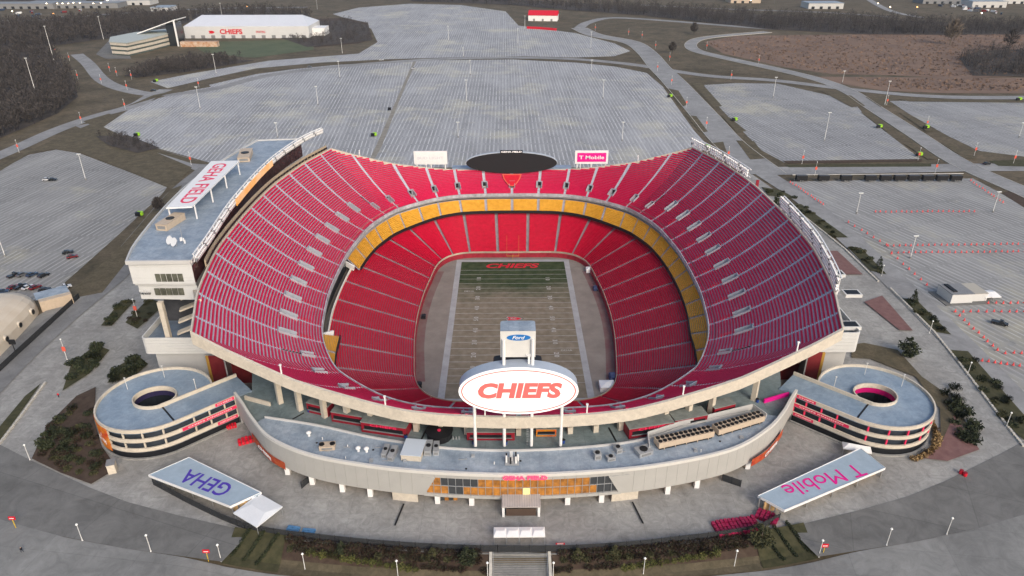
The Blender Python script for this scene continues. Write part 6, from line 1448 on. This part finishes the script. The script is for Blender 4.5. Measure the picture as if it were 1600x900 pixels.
for x, y, h, lab, key in ((1484, 70, 32, 'tall pale bare tree at the edge of the reed field', 'dry'), (1575, 78, 26, 'pale bare tree at the far right edge of the reed field', 'bare'), (1050, 84, 14, 'small bare tree between the approach roads', 'bare'), (250, 332, 9, 'bare tree beside the left tower roof', 'bare'), (1084, 54, 16, 'bare bushy tree by the upper loop road', 'bare')):
    p = un(x, y); e = empty('bare_tree', p, lab, 'tree'); MB().tube([(0, 0, 0), (.2, 0, h*.3), (0, .2, h*.7)], [h*.025, h*.02, .06], 6).build('trunk', LEAF[key][0], e)
    for k in range(7): t = k*.9; MB().tube([(0, 0, h*(.25+.04*k)), (math.cos(t)*h*.16, math.sin(t)*h*.16, h*(.48+.05*k))], [h*.012, .03], 4).build('limb', LEAF[key][0], e)
    mb = MB(); bare_tree(mb, 0, 0, 0, h, h*.34, rv, 420); mb.build('crown', LEAF[key], e)
# reeds and tufts on the brown field: one mass
mb = MB(); rn = random.Random(5); RP = [(1105, 66), (1150, 57), (1340, 55), (1600, 55), (1600, 116), (1480, 120), (1400, 116), (1300, 114), (1230, 104), (1130, 82)]
k = 0
while k < 3600:
    x, y = rn.uniform(1100, 1610), rn.uniform(54, 146)
    if not (inside(x, y, RP) or inside(x, y, [(1330, 122), (1400, 123), (1610, 124), (1610, 143), (1480, 142), (1400, 139), (1350, 132)])): continue
    p = un(x, y); t = rn.random()*3.14; w = rn.uniform(.8, 2.2); h = rn.uniform(.7, 1.9); mb.mi = rn.randrange(3); mb.face([(p.x-w*math.cos(t), p.y-w*math.sin(t), G), (p.x+w*math.cos(t), p.y+w*math.sin(t), G), (p.x+rn.uniform(-.6, .6), p.y, G+h)]); k += 1
tag(mb.build('reeds', [mat('reed_a', (.165, .11, .082), .95), mat('reed_b', (.20, .135, .098), .95), mat('reed_c', (.14, .095, .072), .95)]), 'brown dry reeds covering the field at upper right', 'reeds', kind='stuff')
# ================================================================== far edge: low buildings, lit lamps, vehicles
rn = random.Random(3)
FB = [(30, 14, 120, 8, 'grey'), (80, 11, 90, 7, 'tan'), (135, 13, 110, 8, 'grey'), (200, 8, 80, 8, 'white'), (1290, 14, 60, 9, 'white'), (1165, 5, 55, 11, 'tan'), (1545, 12, 60, 10, 'white'), (1580, 6, 90, 9, 'white'), (1480, 6, 90, 8, 'grey'), (250, 18, 30, 6, 'white')]
for k, (x, y, L, h, c) in enumerate(sorted(FB)):
    p = un(x, y); e = empty('warehouse', p, 'low %s building at the far top edge, %s from the left' % ({'grey': 'grey', 'tan': 'tan', 'white': 'white'}[c], ordn(k)), 'building', 'far buildings'); m = {'grey': M_grey, 'tan': M_tan, 'white': M_metal}[c]
    MB().box((0, 18, h/2), (L, 36, h)).build('walls', m, e); MB().box((0, 18, h+.3), (L+1, 37, .6)).build('roof', M_grey if c != 'white' else M_roof, e)
    for j in range(int(L/14)): MB().box((-L/2+8+14*j, -.2, 2), (5, .3, 4)).build('door', M_dark, e)
M_lit = mat('lamp_lit', (1, .85, .6), .4, emit=(1, .83, .55), es=9); M_lito = mat('lamp_lit_orange', (1, .5, .2), .4, emit=(1, .45, .12), es=7)
for k, (x, y, o) in enumerate(sorted(((75, 14, 0), (92, 14, 0), (100, 14, 0), (109, 14, 0), (117, 13, 0), (127, 13, 0), (148, 14, 0), (160, 13, 0), (170, 9, 0), (86, 31, 1), (22, 27, 0), (388, 19, 1), (1431, 20, 1), (1370, 14, 0), (1531, 30, 0), (1389, 20, 0), (1172, 9, 0), (1210, 6, 0)))):
    p = un(x, y); e = empty('lit_lamp', p, 'glowing %s street light at the far edge, %s in the list from the left' % ('orange' if o else 'white', ordn(k)) if False else 'glowing %s street light, number %s along the far top edge from the left' % ('orange' if o else 'white', ordn(k)), 'street lamp', 'glowing far street lights')
    MB().tube([(0, 0, 0), (0, 0, 9)], .15, 5).build('post', M_grey, e); MB().box((0, -.3, 9), (1.5, 1.2, .7)).build('lamp_head', M_lito if o else M_lit, e)
VM = [M_white, C_['red'], C_['blue'], C_['grey'], C_['white']]
for k in range(34):
    x, y = (rn.uniform(1465, 1565), 0) if k < 22 else (rn.uniform(0, 160), rn.uniform(16, 30))
    if k < 22: y = 8+(x-1465)*.14+rn.uniform(-3, 3)
    p = un(x, y); e = empty('parked_truck', p, 'small parked truck in the far yard at the top %s' % ('right' if k < 22 else 'left'), 'truck', 'far parked trucks at top '+('right' if k < 22 else 'left'), rn.random()*6)
    MB().box((-.8, 0, 2.0), (7, 2.5, 2.8)).build('box', rn.choice(VM), e); MB().box((3.8, 0, 1.6), (2, 2.3, 2.2)).build('cab', rn.choice(VM), e)
road('road', [(-60, 34), (80, 31), (180, 22), (330, 14), (480, 12)], 22, M_asph)
road('road', [(1350, -5), (1375, 10), (1400, 20), (1440, 28)], 12, M_road); road('road', [(1000, 8), (1120, 14), (1290, 20), (1400, 28)], 14, M_asph)
# stadium's far-right totem and seat-deck bits
p = un(1181, 300); e = empty('totem_sign', p, 'dark red totem sign on white legs behind the right rim', 'sign'); MB().box((0, 0, 5), (1.6, .6, 4)).build('board', M_dred, e)
for sx in (-.6, .6): MB().tube([(sx, 0, 0), (sx, 0, 3.2)], .15, 6).build('leg', M_white, e)

# ================================================================== evening haze
hz = MB().box((0, 300, 79), (7800, 7800, 146)).build('haze', [])
hm = bpy.data.materials.new('haze_air'); hm.use_nodes = True; hn = hm.node_tree; hn.nodes.clear()
ho = hn.nodes.new('ShaderNodeOutputMaterial'); hv = hn.nodes.new('ShaderNodeVolumePrincipled'); hv.inputs['Color'].default_value = (.82, .87, .95, 1); hv.inputs['Density'].default_value = .000035; hv.inputs['Anisotropy'].default_value = .2
hn.links.new(hv.outputs[0], ho.inputs['Volume']); hz.data.materials.append(hm); tag(hz, 'pale evening haze over the whole place', 'haze', kind='stuff')
